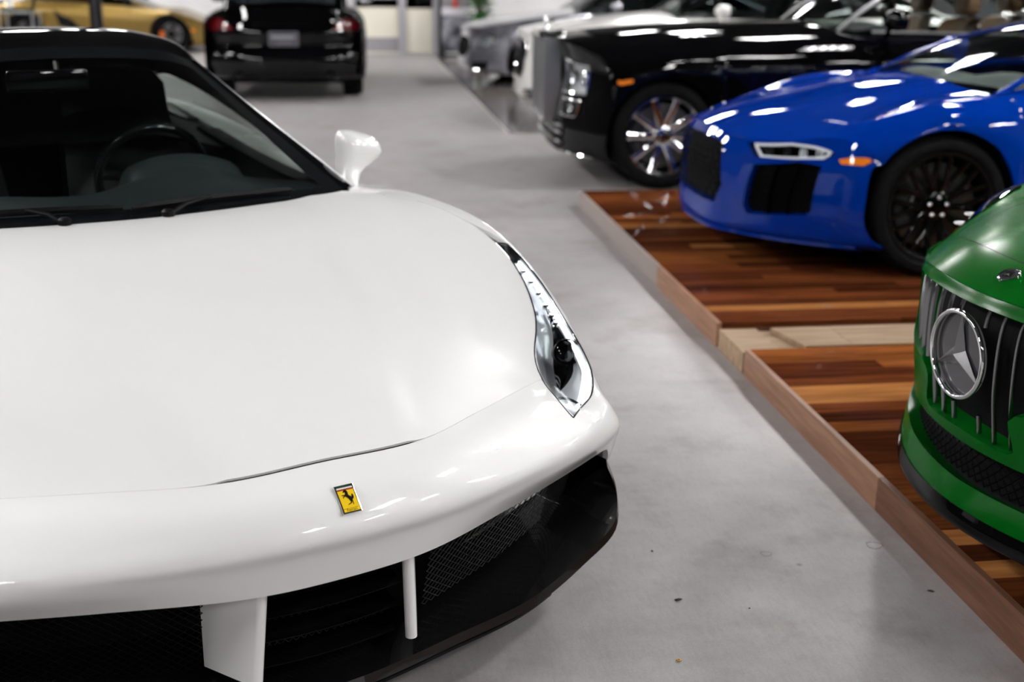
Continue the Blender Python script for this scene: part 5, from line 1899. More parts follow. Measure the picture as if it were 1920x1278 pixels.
MB().tube([(-.58, 2.70, 1.475), (-.3, 2.65, 1.52), (0, 2.63, 1.53), (.3, 2.65, 1.52), (.58, 2.70, 1.475)], .02, n=8).build('screen_header', SATIN, pht)
underbody(pht, .82, .4, 5.2, .20)
MB().box(-.78, .78, 2.3, 4.1, .3, .36).build('cabin_floor', VOIDBK, pht, smooth=0)
cabin(pht, pb, 2.15, 3.6, .70, m_dash=DASH, m_seat=TAN, seats=(), zdash=1.13, zfloor=.35)
for x_, a_ in ((.40, 3.02), (-.40, 3.02), (.38, 3.78), (-.38, 3.78)):
    so = bucket_seat(pht, x_, a_, TAN, zt=1.20, z0=.50, wid=.27, lean=.2)
    P = [[(x_ + .135 * k_ * math.copysign(abs(math.cos(q)) ** .6, math.cos(q)), a_ + .24 + y_, 1.34 + .105 * k_ * math.copysign(abs(math.sin(q)) ** .6, math.sin(q))) for q in np.linspace(0, 2 * math.pi, 16, endpoint=False)] for y_, k_ in ((-.06, .6), (-.045, .92), (0, 1), (.045, .92), (.06, .6))]
    hm = MB().grid(P, close_v=True)
    hm.add(P[0], [tuple(range(16))]).add(P[-1], [tuple(range(16))])
    hm.build('head_restraint', TAN, so, smooth=50)
    for dx in (-.05, .05):
        MB().tube([(x_ + dx, a_ + .22, 1.15), (x_ + dx, a_ + .24, 1.28)], .008, n=6).build('restraint_post', CHROME, so)
# fascia
FBP = [0, .34, .50, .66, .84, .93, .985]
PR = [(.20, .06), (.24, .0), (.40, -.02), (.52, .0), (.68, .03), (.86, .05), (None, 0)]
topP = pb.sf(np.zeros(7), np.array([0, 1.45, 2.24, 3, 4, 4.8, 6.9]))
PN = []
for z_, da in PR:
    if z_ is None:
        PN.append([tuple(p) for p in topP])
    else:
        PN.append([(b * (1 if z_ > .3 else .98), .08 + da + .31 * (b / .985) ** 4, z_ * (1 - .03 * (b > .9))) for b in FBP])
pf = Surf(PN)
HLP = [(3.95, 1.9), (3.95, 3.75), (5.1, 3.72), (5.25, 1.9)]
FOG = [(2.9, 2.0), (2.9, 3.4), (3.65, 3.5), (3.65, 1.9)]
LGR = [(1.25, -2.8), (1.25, 2.8), (2.3, 2.9), (2.3, -2.9)]
skin('front_bumper', pf, [(0, -6), (0, 6), (6, 6), (6, -6)], [HLP, mirr(HLP), FOG, mirr(FOG), LGR], BLACKP, pht, step=.2, depth=.05)
fill('intake_back', pf, LGR, VOIDBK, pht, off=-.05, side=0)
for s_ in (1.45, 1.85, 2.2):
    tt_ = np.linspace(-2.75, 2.75, 25)
    MB().tube([tuple(p) for p in pf(np.full(25, s_), tt_) + np.array([0, -.002, 0])], .013, n=8).build('chrome_bar', CHROME, pht)
tt_ = np.linspace(-4.5, 4.5, 31)
MB().tube([tuple(p) for p in pf(np.full(31, .7), tt_) + np.array([0, -.006, 0])], .010, n=8).build('chrome_bar', CHROME, pht)
for sd in (1, -1):
    for HH, nm in ((HLP, 'headlamp'), (FOG, 'fog_lamp')):
        hq = fill(nm, pf, HH, LAMPCHROME if nm == 'headlamp' else DARKMET, pht, off=-.05, side=sd)
        fill('lens', pf, HH, LENS, hq, off=-.002, side=sd)
        c_ = np.mean(HH, 0)
        for dt in ((-.45, .45) if nm == 'headlamp' else (0,)):
            p = pf(c_[0], c_[1] + dt)
            MB().lathe([(.062, -.03), (.066, .0), (.058, .004), (.035, -.018), (0, -.024)], n=24, fn=lambda r, cc, s_, h, p=p: ((p[0] + r * cc) * sd, p[1] + .022 - h, p[2] + r * s_)).build('lamp_element', CHROME, hq)
        C_ = np.array(dense(HH + [HH[0]], .15, closed=False))
        P = pf(C_[:, 0], C_[:, 1])
        MB().tube([tuple(p * np.array([sd, 1, 1])) for p in P], .008, n=6).build('bezel', CHROME, hq)
    # amber marker on the wing
    g0 = pb.sf.solve(az, (.49, .78), (.8, 5.8))
    mk = [tuple(pb.sf.solve(az, (a_, z_), g0)) for a_, z_ in ((.435, .765), (.545, .772), (.545, .800), (.435, .792))]
    fill('side_marker', pb.sf, mk, AMBER, pht, off=.004, side=sd, step=.1, flange=.005)
    wheel_house(pht, .80, .43, .66, .93, .39, sd)
    wheel_house(pht, 4.12, .43, .62, .93, .39, sd)
    wheel(pht, .80, .965, .39, .25, .285, side=sd, style='straight', nsp=10, spoke_m=CHROME, rim_m=CHROME, name='front_wheel', cal=MATS['black_caliper'], dish=.05)
    wheel(pht, 4.12, .965, .39, .27, .285, side=sd, style='straight', nsp=10, spoke_m=CHROME, rim_m=CHROME, name='rear_wheel', cal=MATS['black_caliper'], dish=.05)
    simple_mirror(pht, 1.03, 2.42, 1.22, BLACKP, sd, w=.11, h=.08)
    # bright waistline strip and door handle
    st_ = np.linspace(pb.si(2.2), pb.si(4.6), 24)
    P = pb.sf(st_, np.full(24, 4.0))
    MB().tube([tuple((p + np.array([.004, 0, .004])) * np.array([sd, 1, 1])) for p in P], .007, n=6).build('waist_strip', CHROME, pht)
    p = pb.sf(pb.si(2.45), 5.2)
    MB().tube([((p[0] + .025) * sd, 2.40, p[2] - .02), ((p[0] + .03) * sd, 2.50, p[2] - .02), ((p[0] + .025) * sd, 2.60, p[2] - .02)], .012, n=8).build('door_handle', CHROME, pht)
# upright grille with slats, header and mascot
gz0, gz1, gw, ga = .47, 1.045, .335, .02
fr_ = MB()
fr_.box(-gw - .035, -gw, ga - .03, ga + .10, gz0 - .02, gz1).box(gw, gw + .035, ga - .03, ga + .10, gz0 - .02, gz1)
fr_.box(-gw, gw, ga - .03, ga + .1, gz0 - .02, gz0 + .02)
gr = fr_.build('radiator_grille', SATIN, pht, smooth=30)
MB().prism([(-gw - .035, gz1 - .01), (gw + .035, gz1 - .01), (gw + .035, gz1 + .02), (gw * .5, gz1 + .055), (-gw * .5, gz1 + .055), (-gw - .035, gz1 + .02)], ga - .035, ga + .14, fn=lambda x, y, z: (x, z, y)).build('grille_header', CHROME, gr, smooth=30, bevel=.006)
MB().box(-gw, gw, ga + .06, ga + .09, gz0, gz1).build('grille_void', VOIDBK, gr, smooth=0)
for i in range(22):
    x = -gw + (i + .5) * 2 * gw / 22
    MB().box(x - .008, x + .008, ga - .022, ga + .05, gz0, gz1).build('grille_slat', SATIN, gr, smooth=0)
mp = Vector((0, ga + .04, gz1 + .055))
ms = MB().lathe([(.026, 0), (.024, .012), (.012, .018), (.010, .03), (0, .031)], n=14, fn=lambda r, c_, s_, h: (mp.x + r * c_, mp.y + r * s_, mp.z + h)).build('mascot', CHROME, pht, smooth=40)
MB().tube([(0, mp.y + .0, mp.z + .028), (0, mp.y - .012, mp.z + .055), (0, mp.y - .024, mp.z + .082), (0, mp.y - .030, mp.z + .098)], [.008, .011, .009, .006], n=8).build('mascot_figure', CHROME, ms, smooth=60)
for sd in (1, -1):
    MB().add([(0, mp.y - .015, mp.z + .070), (.012 * sd, mp.y + .005, mp.z + .078), (.040 * sd, mp.y + .05, mp.z + .080), (.030 * sd, mp.y + .052, mp.z + .055), (.006 * sd, mp.y + .005, mp.z + .048)], [(0, 1, 2, 3, 4)]).build('mascot_wing', CHROME, ms)
# ================================================================ cars further back


def plain_fascia(root, B, m, z_rows, tcols, bcols, holes, a_base=.0, sweep=.4, power=3.0, bmax=.97, step=.22, nm='front_bumper'):
    top = B.sf(np.zeros(len(bcols)), np.array(tcols))
    N_ = []
    for z_, da in z_rows:
        if z_ is None:
            N_.append([tuple(p) for p in top])
        else:
            N_.append([(b * (1 if z_ > .25 else .98), a_base + da + sweep * (b / bmax) ** power, z_) for b in bcols])
    f = Surf(N_)
    w_ = len(bcols) - 1
    skin(nm, f, [(0, -w_), (0, w_), (len(z_rows) - 1, w_), (len(z_rows) - 1, -w_)], holes, m, root, step=step, depth=.05)
    return f


def lamp(root, f, H, sd, n=2, body=None):
    hq = fill('headlamp', f, H, body or LAMPCHROME, root, off=-.05, side=sd)
    fill('lens', f, H, LENS, hq, off=-.002, side=sd)
    c_ = np.mean(H, 0)
    lo_, hi_ = np.min(H, 0), np.max(H, 0)
    for k_ in range(n):
        t_ = lo_[1] + (hi_[1] - lo_[1]) * (k_ + .5) / n
        p = f(c_[0], t_)
        MB().lathe([(.045, -.03), (.05, .0), (.044, .004), (.026, -.014), (0, -.02)], n=20, fn=lambda r, cc, s_, h, p=p: ((p[0] + r * cc) * sd, p[1] + .025 - h, p[2] + r * s_)).build('lamp_element', CHROME, hq)
    C_ = np.array(dense(H + [H[0]], .15, closed=False))
    P = f(C_[:, 0], C_[:, 1])
    MB().tube([tuple(p * np.array([sd, 1, 1])) for p in P], .006, n=6).build('bezel', CHROME, hq)
    return hq


# ---- white luxury saloon behind the black convertible
WH = (1.72, 12.75, R(-91))
whc = car_root('white luxury saloon with dark oval grille behind the black convertible', *WH)
WK = [
 (.06, .42, [(0, .95), (.25, .945), (.45, .935), (.66, .92), (.83, .89), (.93, .82), (.965, .75)]),
 (.40, .15, [(0, 1.02), (.25, 1.015), (.45, 1.005), (.66, .99), (.84, .965), (.94, .89), (.975, .82)]),
 (.85, 0, [(0, 1.08), (.25, 1.075), (.45, 1.065), (.66, 1.045), (.85, 1.01), (.955, .94), (.985, .87)]),
 (1.55, 0, [(0, 1.14), (.25, 1.135), (.45, 1.125), (.66, 1.095), (.85, 1.05), (.96, .96), (.985, .80)]),
 (3.0, 0, [(0, 1.12), (.25, 1.12), (.45, 1.11), (.68, 1.09), (.86, 1.05), (.96, .97), (.985, .78)]),
 (4.6, 0, [(0, 1.14), (.25, 1.14), (.45, 1.13), (.66, 1.10), (.84, 1.05), (.95, .96), (.975, .78)]),
 (5.35, 0, [(0, 1.02), (.25, 1.02), (.45, 1.01), (.62, .98), (.78, .94), (.88, .86), (.91, .70)]),
]
wb = Body(WK, [(.88, .40, .37), (4.2, .40, .37)], sill=.20, bmax=.965)
body_panels(whc, wb, PEARL, 1.55, 1.62, 3.75, two_doors=True)
panel('boot_lid', wb.sf, [(wb.si(4.45), -3), (wb.si(4.45), 3)], [(wb.n, -3), (wb.n, 3)], PEARL, whc, nu=16, nv=8)
greenhouse(whc, wb, 1.55, (2.25, .56, 1.50), (2.9, .60, 1.56), (3.7, .57, 1.50), 4.45, PEARL, frame_m=GLOSSBK, glassm=SHADEGLASS)
cabin(whc, wb, 1.62, 3.9, .66, seats=((.38, 2.75), (-.38, 2.75), (.38, 3.55), (-.38, 3.55)), zdash=1.08, zt=1.32, zfloor=.3, seat_z=.48)
underbody(whc, .8, .5, 5.0, .18)
WGR = [tuple(p) for p in curve([(2.1, 0), (2.25, .85), (3.2, 1.12), (4.2, .98), (4.45, 0), (4.2, -.98), (3.2, -1.12), (2.25, -.85)], 40, closed=True)]
WHL = [(3.6, 2.3), (3.55, 3.6), (4.4, 3.9), (4.5, 2.4)]
WLI = [(1.0, 1.5), (1.0, 3.5), (1.75, 3.6), (1.75, 1.4)]
wf_ = plain_fascia(whc, wb, PEARL, [(.20, .06), (.24, .0), (.42, -.02), (.60, .0), (.80, .02), (None, 0)], [0, 1.45, 2.24, 3, 4, 4.9, 6.9], [0, .34, .50, .66, .83, .92, .96], [WGR, WHL, mirr(WHL), WLI, mirr(WLI)], a_base=.05, sweep=.40, bmax=.965)
fill('grille_back', wf_, WGR, VOIDBK, whc, off=-.05, side=0)
mesh_fill('mesh_grille', wf_, WGR, DARKMET, whc, off=-.02, cell=(.14, .12), r=.003, side=0)
C_ = np.array(WGR + [WGR[0]])
MB().tube([tuple(p) for p in wf_(C_[:, 0], C_[:, 1])], .014, n=8).build('grille_surround', CHROME, whc)
for sd in (1, -1):
    lamp(whc, wf_, WHL, sd)
    fill('intake_back', wf_, WLI, VOIDBK, whc, off=-.05, side=sd)
    tt_ = np.linspace(1.3, 3.7, 12)
    for s_ in (1.25, 1.6):
        MB().tube([tuple(p * np.array([sd, 1, 1])) for p in wf_(np.full(12, s_), tt_) + np.array([0, -.004, 0])], .012, n=6).build('chrome_bar', CHROME, whc)
    wheel_house(whc, .88, .405, .66, .92, .37, sd)
    wheel_house(whc, 4.2, .405, .62, .92, .37, sd)
    wheel(whc, .88, .955, .37, .25, .27, side=sd, style='straight', nsp=10, spoke_m=SATIN, name='front_wheel', tread=False, detail=False)
    wheel(whc, 4.2, .955, .37, .26, .27, side=sd, style='straight', nsp=10, spoke_m=SATIN, name='rear_wheel', tread=False, detail=False)
    simple_mirror(whc, 1.02, 1.95, 1.17, PEARL, sd)
tt_ = np.linspace(-1.3, 1.3, 16)
MB().tube([tuple(p) for p in wf_(np.full(16, 1.4), tt_) + np.array([0, -.004, 0])], .012, n=6).build('chrome_bar', CHROME, whc)

# ---- silver grey saloon at the end of the row
GY = (1.52, 17.2, R(-84))
gyc = car_root('silver grey saloon with black oval grille at the far end of the row', *GY)
GK = [
 (.06, .48, [(0, .80), (.25, .795), (.45, .785), (.66, .775), (.83, .76), (.92, .71), (.95, .66)]),
 (.40, .20, [(0, .88), (.25, .875), (.45, .865), (.66, .855), (.83, .845), (.93, .79), (.955, .74)]),
 (.88, 0, [(0, .96), (.25, .955), (.45, .945), (.66, .93), (.84, .905), (.935, .85), (.955, .79)]),
 (1.60, 0, [(0, 1.03), (.25, 1.025), (.45, 1.01), (.66, .985), (.83, .945), (.93, .86), (.955, .72)]),
 (3.0, 0, [(0, 1.02), (.25, 1.02), (.45, 1.01), (.66, .99), (.83, .95), (.93, .87), (.955, .70)]),
 (4.6, 0, [(0, 1.05), (.25, 1.05), (.45, 1.04), (.64, 1.01), (.82, .96), (.92, .88), (.94, .70)]),
 (5.1, 0, [(0, .98), (.25, .98), (.45, .97), (.60, .94), (.76, .90), (.86, .82), (.88, .66)]),
]
gb = Body(GK, [(.88, .375, .345), (4.0, .375, .345)], sill=.18, bmax=.95)
body_panels(gyc, gb, GREYP, 1.6, 1.7, 3.6, two_doors=True)
panel('boot_lid', gb.sf, [(gb.si(4.4), -3), (gb.si(4.4), 3)], [(gb.n, -3), (gb.n, 3)], GREYP, gyc, nu=16, nv=8)
greenhouse(gyc, gb, 1.6, (2.35, .54, 1.40), (2.9, .57, 1.45), (3.6, .54, 1.40), 4.4, GREYP, frame_m=GLOSSBK, glassm=SHADEGLASS)
underbody(gyc, .78, .5, 4.8, .15)
cabin(gyc, gb, 1.68, 3.8, .62, seats=((.36, 2.75), (-.36, 2.75)), zdash=.97, zt=1.2, seat_z=.35)
GGR = [tuple(p) for p in curve([(2.0, 0), (2.2, .95), (3.0, 1.25), (3.75, .95), (3.9, 0), (3.75, -.95), (3.0, -1.25), (2.2, -.95)], 40, closed=True)]
GHL = [(3.2, 2.35), (3.1, 3.4), (3.9, 4.0), (4.1, 2.6)]
GLI = [(1.0, 1.6), (1.0, 3.4), (1.9, 3.6), (1.7, 1.7)]
gf_ = plain_fascia(gyc, gb, GREYP, [(.17, .06), (.20, .0), (.36, -.02), (.52, .0), (.68, .03), (None, 0)], [0, 1.45, 2.24, 3, 4, 4.9, 6.9], [0, .34, .50, .66, .83, .91, .945], [GGR, GHL, mirr(GHL), GLI, mirr(GLI)], a_base=.05, sweep=.46, bmax=.95)
fill('grille_back', gf_, GGR, VOIDBK, gyc, off=-.05, side=0)
MB().tube([tuple(p) for p in gf_(np.array([q[0] for q in GGR + [GGR[0]]]), np.array([q[1] for q in GGR + [GGR[0]]]))], .012, n=8).build('grille_surround', CHROME, gyc)
for t_ in np.linspace(-1.0, 1.0, 9):
    ss = np.linspace(2.15, 3.75, 8) if abs(t_) < .8 else np.linspace(2.4, 3.55, 8)
    MB().tube([tuple(p) for p in gf_(ss, np.full(8, t_)) + np.array([0, .012, 0])], .006 if t_ else .012, n=6).build('grille_slat', DARKMET if t_ else CHROME, gyc)
for sd in (1, -1):
    lamp(gyc, gf_, GHL, sd)
    fill('intake_back', gf_, GLI, VOIDBK, gyc, off=-.05, side=sd)
    MB().tube([tuple(p * np.array([sd, 1, 1])) for p in gf_(np.full(10, 1.15), np.linspace(.3, 3.5, 10)) + np.array([0, -.004, 0])], .010, n=6).build('chrome_bar', CHROME, gyc)
    wheel_house(gyc, .88, .38, .64, .90, .345, sd)
    wheel_house(gyc, 4.0, .38, .62, .90, .345, sd)
    wheel(gyc, .88, .925, .345, .24, .25, side=sd, style='straight', nsp=10, spoke_m=SATIN, name='front_wheel', tread=False, detail=False)
    wheel(gyc, 4.0, .925, .345, .25, .25, side=sd, style='straight', nsp=10, spoke_m=SATIN, name='rear_wheel', tread=False, detail=False)
    simple_mirror(gyc, 1.0, 2.0, 1.08, GREYP, sd)

# ---- gold wedge-shaped sports car on the far left
GD = (-2.42, 24.35, R(90))
gdc = car_root('matt gold wedge-shaped sports car with orange brake calipers at the back wall', *GD)
LK = [
 (.04, .55, [(0, .50), (.25, .50), (.45, .505), (.66, .52), (.82, .545), (.92, .53), (.945, .50)]),
 (.40, .30, [(0, .60), (.25, .60), (.45, .605), (.66, .63), (.83, .66), (.93, .64), (.955, .60)]),
 (.95, .03, [(0, .74), (.25, .74), (.45, .74), (.66, .76), (.84, .785), (.94, .75), (.96, .71)]),
 (1.25, .10, [(0, .84), (.25, .835), (.45, .82), (.66, .80), (.83, .79), (.93, .72), (.955, .62)]),
 (2.0, 0, [(0, .88), (.25, .88), (.45, .87), (.68, .85), (.82, .82), (.91, .72), (.93, .55)]),
 (2.9, 0, [(0, .95), (.25, .95), (.45, .94), (.68, .92), (.84, .88), (.94, .78), (.955, .58)]),
 (3.6, 0, [(0, 1.0), (.25, 1.0), (.45, .98), (.70, .94), (.87, .90), (.955, .80), (.965, .60)]),
 (4.35, 0, [(0, .86), (.25, .86), (.45, .85), (.66, .84), (.80, .82), (.90, .74), (.93, .58)]),
]
lb = Body(LK, [(.95, .375, .34), (3.57, .39, .35)], sill=.14, bmax=.945)
body_panels(gdc, lb, GOLDP, 1.25, 1.55, 2.75)
greenhouse(gdc, lb, 1.25, (2.15, .48, 1.13), (2.45, .50, 1.165), (2.9, .48, 1.12), 3.6, GOLDP, glassm=DARKGLASS)
underbody(gdc, .75, .6, 4.1, .10)
LIN = [(1.0, 1.0), (1.0, 3.4), (2.3, 3.9), (2.0, 1.4)]
LHL = [(2.6, 2.2), (2.6, 3.6), (3.5, 3.9), (3.6, 3.4)]
lf_ = plain_fascia(gdc, lb, GOLDP, [(.12, .05), (.15, .0), (.26, .0), (.40, .02), (None, 0)], [0, 1.45, 2.24, 3, 4, 4.9, 6.9], [0, .34, .50, .66, .82, .91, .94], [LIN, mirr(LIN), LHL, mirr(LHL)], a_base=.03, sweep=.53, bmax=.945)
for sd in (1, -1):
    fill('intake_back', lf_, LIN, VOIDBK, gdc, off=-.05, side=sd)
    lamp(gdc, lf_, LHL, sd, n=1, body=GLOSSBK)
    mk = [tuple(lf_.solve(az, q, (3, 4.6))) for q in ((.50, .40), (.58, .40), (.58, .43), (.50, .43))]
    fill('side_marker', lf_, mk, AMBER, gdc, off=.004, side=sd, step=.1)
    wheel_house(gdc, .95, .38, .66, .90, .34, sd)
    wheel_house(gdc, 3.57, .395, .62, .90, .35, sd)
    oc = mat('orange_caliper', (.85, .16, .01), rough=.35)
    wheel(gdc, .95, .945, .34, .245, .26, side=sd, style='y', nsp=5, spoke_m=GLOSSBK, name='front_wheel', cal=oc, detail=False)
    wheel(gdc, 3.57, .955, .35, .30, .265, side=sd, style='y', nsp=5, spoke_m=GLOSSBK, name='rear_wheel', cal=oc, detail=False)
    simple_mirror(gdc, .99, 1.68, .95, GLOSSBK, sd, w=.11, h=.07)
    # side air scoop
    Q = [tuple(lb.sf.solve(az, q, (lb.si(2.8), 6))) for q in ((2.55, .40), (2.95, .50), (3.05, .80), (2.75, .62))]
    fill('side_scoop', lb.sf, Q, VOIDBK, gdc, off=.003, side=sd)

# ---- black SUV seen from behind
SU = (-.80, 19.15, R(180))
suv = car_root('black SUV seen from behind with red tail lamps and a number plate', *SU)
SK = [
 (.06, .40, [(0, .92), (.25, .915), (.45, .905), (.66, .89), (.82, .87), (.91, .80), (.94, .74)]),
 (.40, .15, [(0, 1.0), (.25, .995), (.45, .985), (.66, .97), (.83, .95), (.92, .88), (.95, .82)]),
 (.85, 0, [(0, 1.04), (.25, 1.035), (.45, 1.025), (.66, 1.01), (.83, .985), (.935, .92), (.96, .86)]),
 (1.35, 0, [(0, 1.09), (.25, 1.085), (.45, 1.07), (.66, 1.05), (.83, 1.01), (.93, .93), (.955, .78)]),
 (2.8, 0, [(0, 1.08), (.25, 1.08), (.45, 1.07), (.68, 1.06), (.84, 1.02), (.935, .94), (.96, .76)]),
 (4.2, 0, [(0, 1.10), (.25, 1.10), (.45, 1.09), (.68, 1.08), (.84, 1.03), (.94, .95), (.965, .80)]),
 (4.50, 0, [(0, 1.08), (.25, 1.08), (.45, 1.07), (.66, 1.06), (.81, 1.01), (.915, .93), (.935, .78)]),
]
sb = Body(SK, [(.87, .40, .37), (3.68, .40, .37)], sill=.25, bmax=.94)
body_panels(suv, sb, BLACKP, 1.35, 1.45, 3.3, two_doors=True, tail=False)
greenhouse(suv, sb, 1.35, (2.1, .58, 1.58), (2.8, .62, 1.66), (4.25, .58, 1.60), 4.48, BLACKP, glassm=WSGLASS, side_m=DARKGLASS)
underbody(suv, .8, .4, 4.3, .20)
SGR = [(1.6, -1.3), (1.6, 1.3), (3.6, 1.7), (3.6, -1.7)]
SHL = [(3.4, 2.4), (3.4, 3.7), (4.2, 3.9), (4.3, 2.4)]
sf_ = plain_fascia(suv, sb, BLACKP, [(.22, .06), (.26, .0), (.42, -.02), (.60, .0), (.76, .02), (None, 0)], [0, 1.45, 2.24, 3, 4, 4.9, 6.9], [0, .34, .50, .66, .82, .90, .935], [SGR, SHL, mirr(SHL)], a_base=.05, sweep=.38, bmax=.94)
fill('grille_back', sf_, SGR, VOIDBK, suv, off=-.05, side=0)
# rear end: bumper, tailgate, lamps
RB = [0, .30, .55, .74, .86, .915, .935]
def rrow(z_, a_, k_=1.0, sw_=.20):
    return [(b * k_, a_ - sw_ * (b / .935) ** 4, z_) for b in RB]


endr = sb.sf(np.full(7, sb.n), np.array([0, 1.2, 2.45, 3.5, 4.4, 5, 5.7]))
RN = [rrow(.24, 4.42, .97), rrow(.30, 4.56), rrow(.42, 4.62), rrow(.56, 4.61), rrow(.64, 4.55), rrow(.80, 4.56), rrow(.93, 4.53), [(x_, 4.50 - .14 * (x_ / .935) ** 4, z_ + .015) for (x_, y_, z_) in endr]]
rs_ = Surf(RN)
rear = panel('rear_bumper', rs_, [(0, -6), (0, 6)], [(4, -6), (4, 6)], BLACKP, suv, nu=50, nv=20)
TL = [(5.25, 2.05), (5.2, 3.4), (5.2, 5.2), (6.1, 5.6), (6.55, 4.2), (6.35, 2.9)]
tg = skin('tailgate', rs_, [(4, -6), (4, 6), (7, 6), (7, -6)], [TL, mirr(TL)], BLACKP, suv, step=.2, depth=.02)
for sd in (1, -1):
    tl = fill('tail_lamp', rs_, TL, REDLENS, suv, off=-.004, side=sd)
    C_ = np.array(dense([tuple(np.mean(TL, 0) + (np.array(p) - np.mean(TL, 0)) * .75) for p in TL] + [tuple(np.mean(TL, 0) + (np.array(TL[0]) - np.mean(TL, 0)) * .75)], .2, closed=False))
    MB().tube([tuple(p * np.array([sd, 1, 1])) for p in rs_(C_[:, 0], C_[:, 1])], .006, n=6).build('light_guide', CHROME, tl)
    RF = [(2.05, 2.1), (2.05, 4.1), (2.45, 4.1), (2.45, 2.1)]
    fill('reflector', rs_, RF, REDLENS, suv, off=.004, side=sd)
    wheel_house(suv, .87, .405, .64, .88, .37, sd)
    wheel_house(suv, 3.68, .405, .62, .88, .37, sd)
    wheel(suv, .87, .925, .37, .25, .27, side=sd, style='straight', nsp=5, spoke_m=SATIN, name='front_wheel', detail=False)
    wheel(suv, 3.68, .925, .37, .255, .27, side=sd, style='straight', nsp=5, spoke_m=SATIN, name='rear_wheel', detail=False)
    simple_mirror(suv, 1.02, 1.75, 1.15, BLACKP, sd)
    MB().tube([(.55 * sd, 4.45, .30), (.55 * sd, 4.60, .30)], .045, n=16, flat=.6).build('exhaust_tip', DARKMET, suv)
# number plate with frame and two blurred bands of print
pz = .735
pl = MB().box(-.175, .175, 4.575, 4.592, pz - .085, pz + .085).build('number_plate', mat('plate_frame', (.10, .10, .115), rough=.3), suv, smooth=0, bevel=.004)
MB().box(-.155, .155, 4.590, 4.596, pz - .070, pz + .070).build('plate_face', mat('plate_face', (.045, .045, .055), rough=.35), pl, smooth=0)
MB().box(-.13, .14, 4.595, 4.598, pz + .002, pz + .040).build('plate_band', mat('plate_band', (.22, .22, .25), rough=.4), pl, smooth=0)
MB().box(-.10, .09, 4.595, 4.598, pz - .055, pz - .035).build('plate_band', mat('plate_band_dim', (.12, .12, .135), rough=.4), pl, smooth=0)
# handle strip across the tailgate
MB().tube([(-.35, 4.545, .90), (0, 4.553, .905), (.35, 4.545, .90)], .010, n=8).build('tailgate_strip', GLOSSBK, suv)
# ================================================================ things at the far end of the hall
rnd = random.Random(11)
# black roof post in front of the gold car
po = empty('roof_post', (-3.81, 19.0, 0), label='slim black steel roof post standing before the gold sports car', cat='post')
pm = MATS['black_post']
MB().box(-.085, .085, -.06, .06, .02, ZC).build('shaft', pm, po, smooth=0, bevel=.006)
MB().box(-.015, .015, -.066, -.060, .02, ZC).build('seam_strip', mat('post_strip', (.05, .05, .058), metal=.6, rough=.3), po, smooth=0)
MB().box(-.16, .16, -.13, .13, 0, .02).build('base_plate', pm, po, smooth=0)
for x in (-.12, .12):
    for y in (-.09, .09):
        MB().lathe([(.014, .02), (.014, .032), (0, .032)], n=6, fn=lambda r, c_, s_, h, x=x, y=y: (x + r * c_, y + r * s_, h)).build('bolt', SATIN, po)

# high glass table with a leaning tablet easel on it
tb = empty('glass_table', (-5.18, 20.0, 0), label='high glass-topped table with steel legs beside the roof post', cat='table')
MB().box(-.30, .30, -.28, .28, .835, .850).build('table_top', mat('table_glass', (.30, .38, .36), rough=.05, coat=1), tb, smooth=0, bevel=.003)
for x in (-.25, .25):
    for y in (-.23, .23):
        MB().tube([(x, y, 0), (x, y, .835)], .018, n=10).build('leg', SATIN, tb)
MB().tube([(-.25, -.23, .3), (.25, -.23, .3)], .012, n=8).build('stretcher', SATIN, tb)
MB().tube([(-.25, .23, .3), (.25, .23, .3)], .012, n=8).build('stretcher', SATIN, tb)
ez = empty('brochure_easel', (-5.18, 20.0, .872), label='dark brochure easel with a pale folder on the glass table', cat='easel')
MB().tube([(.22, .0, 0), (.27, .05, .36)], .022, n=8).build('easel_leg', pm, ez)
MB().tube([(-.24, .0, 0), (-.29, .05, .36)], .022, n=8).build('easel_leg', pm, ez)
MB().box(-.26, .24, -.02, .02, -.018, .03).build('easel_rail', pm, ez, smooth=0)
f_ = MB().box(-.17, -.08, -.012, .012, .03, .30).build('folder', mat('pale_folder', (.62, .61, .62), rough=.5), ez, smooth=0)
f_.rotation_euler = (R(-8), 0, 0)

# display stand with white header and a grey picture panel
sg = empty('display_stand', (1.99, 22.6, 0), label='grey display stand with white header shelf beside the far door', cat='display stand')
MB().box(-.33, .33, -.05, .05, 0, .04).build('base', pm, sg, smooth=0)
MB().box(-.37, -.33, -.04, .04, 0, 1.5).build('post', pm, sg, smooth=0)
pp = MB().box(-.32, .26, -.02, .02, .08, .74).build('picture_panel', noise_mat('poster_print', (.035, .035, .055), (.42, .42, .48), scale=3.2, rough=.35, pos=(.42, .62)), sg, smooth=0)
MB().box(-.32, .26, -.06, .03, .745, .885).build('header_shelf', mat('white_shelf', (.78, .77, .82), rough=.4), sg, smooth=0, bevel=.012)
MB().box(-.32, .22, -.0, .02, .885, 1.45).build('back_panel', mat('stand_grey', (.28, .27, .28), rough=.5), sg, smooth=0)
rb_ = empty('red_bottle', (1.93, 22.55, .886), label='red spray bottle standing on the white header shelf', cat='bottle')
MB().lathe([(0, 0), (.045, .0), (.048, .01), (.048, .14), (.03, .18), (.018, .20), (.018, .24), (0, .24)], n=18, fn=lambda r, c_, s_, h: (r * c_, r * s_, h)).build('body', mat('red_plastic', (.62, .06, .05), rough=.3), rb_, smooth=50)
MB().box(-.02, .05, -.015, .015, .24, .275).build('trigger_head', mat('white_plastic', (.7, .7, .7), rough=.4), rb_, smooth=0, bevel=.004)

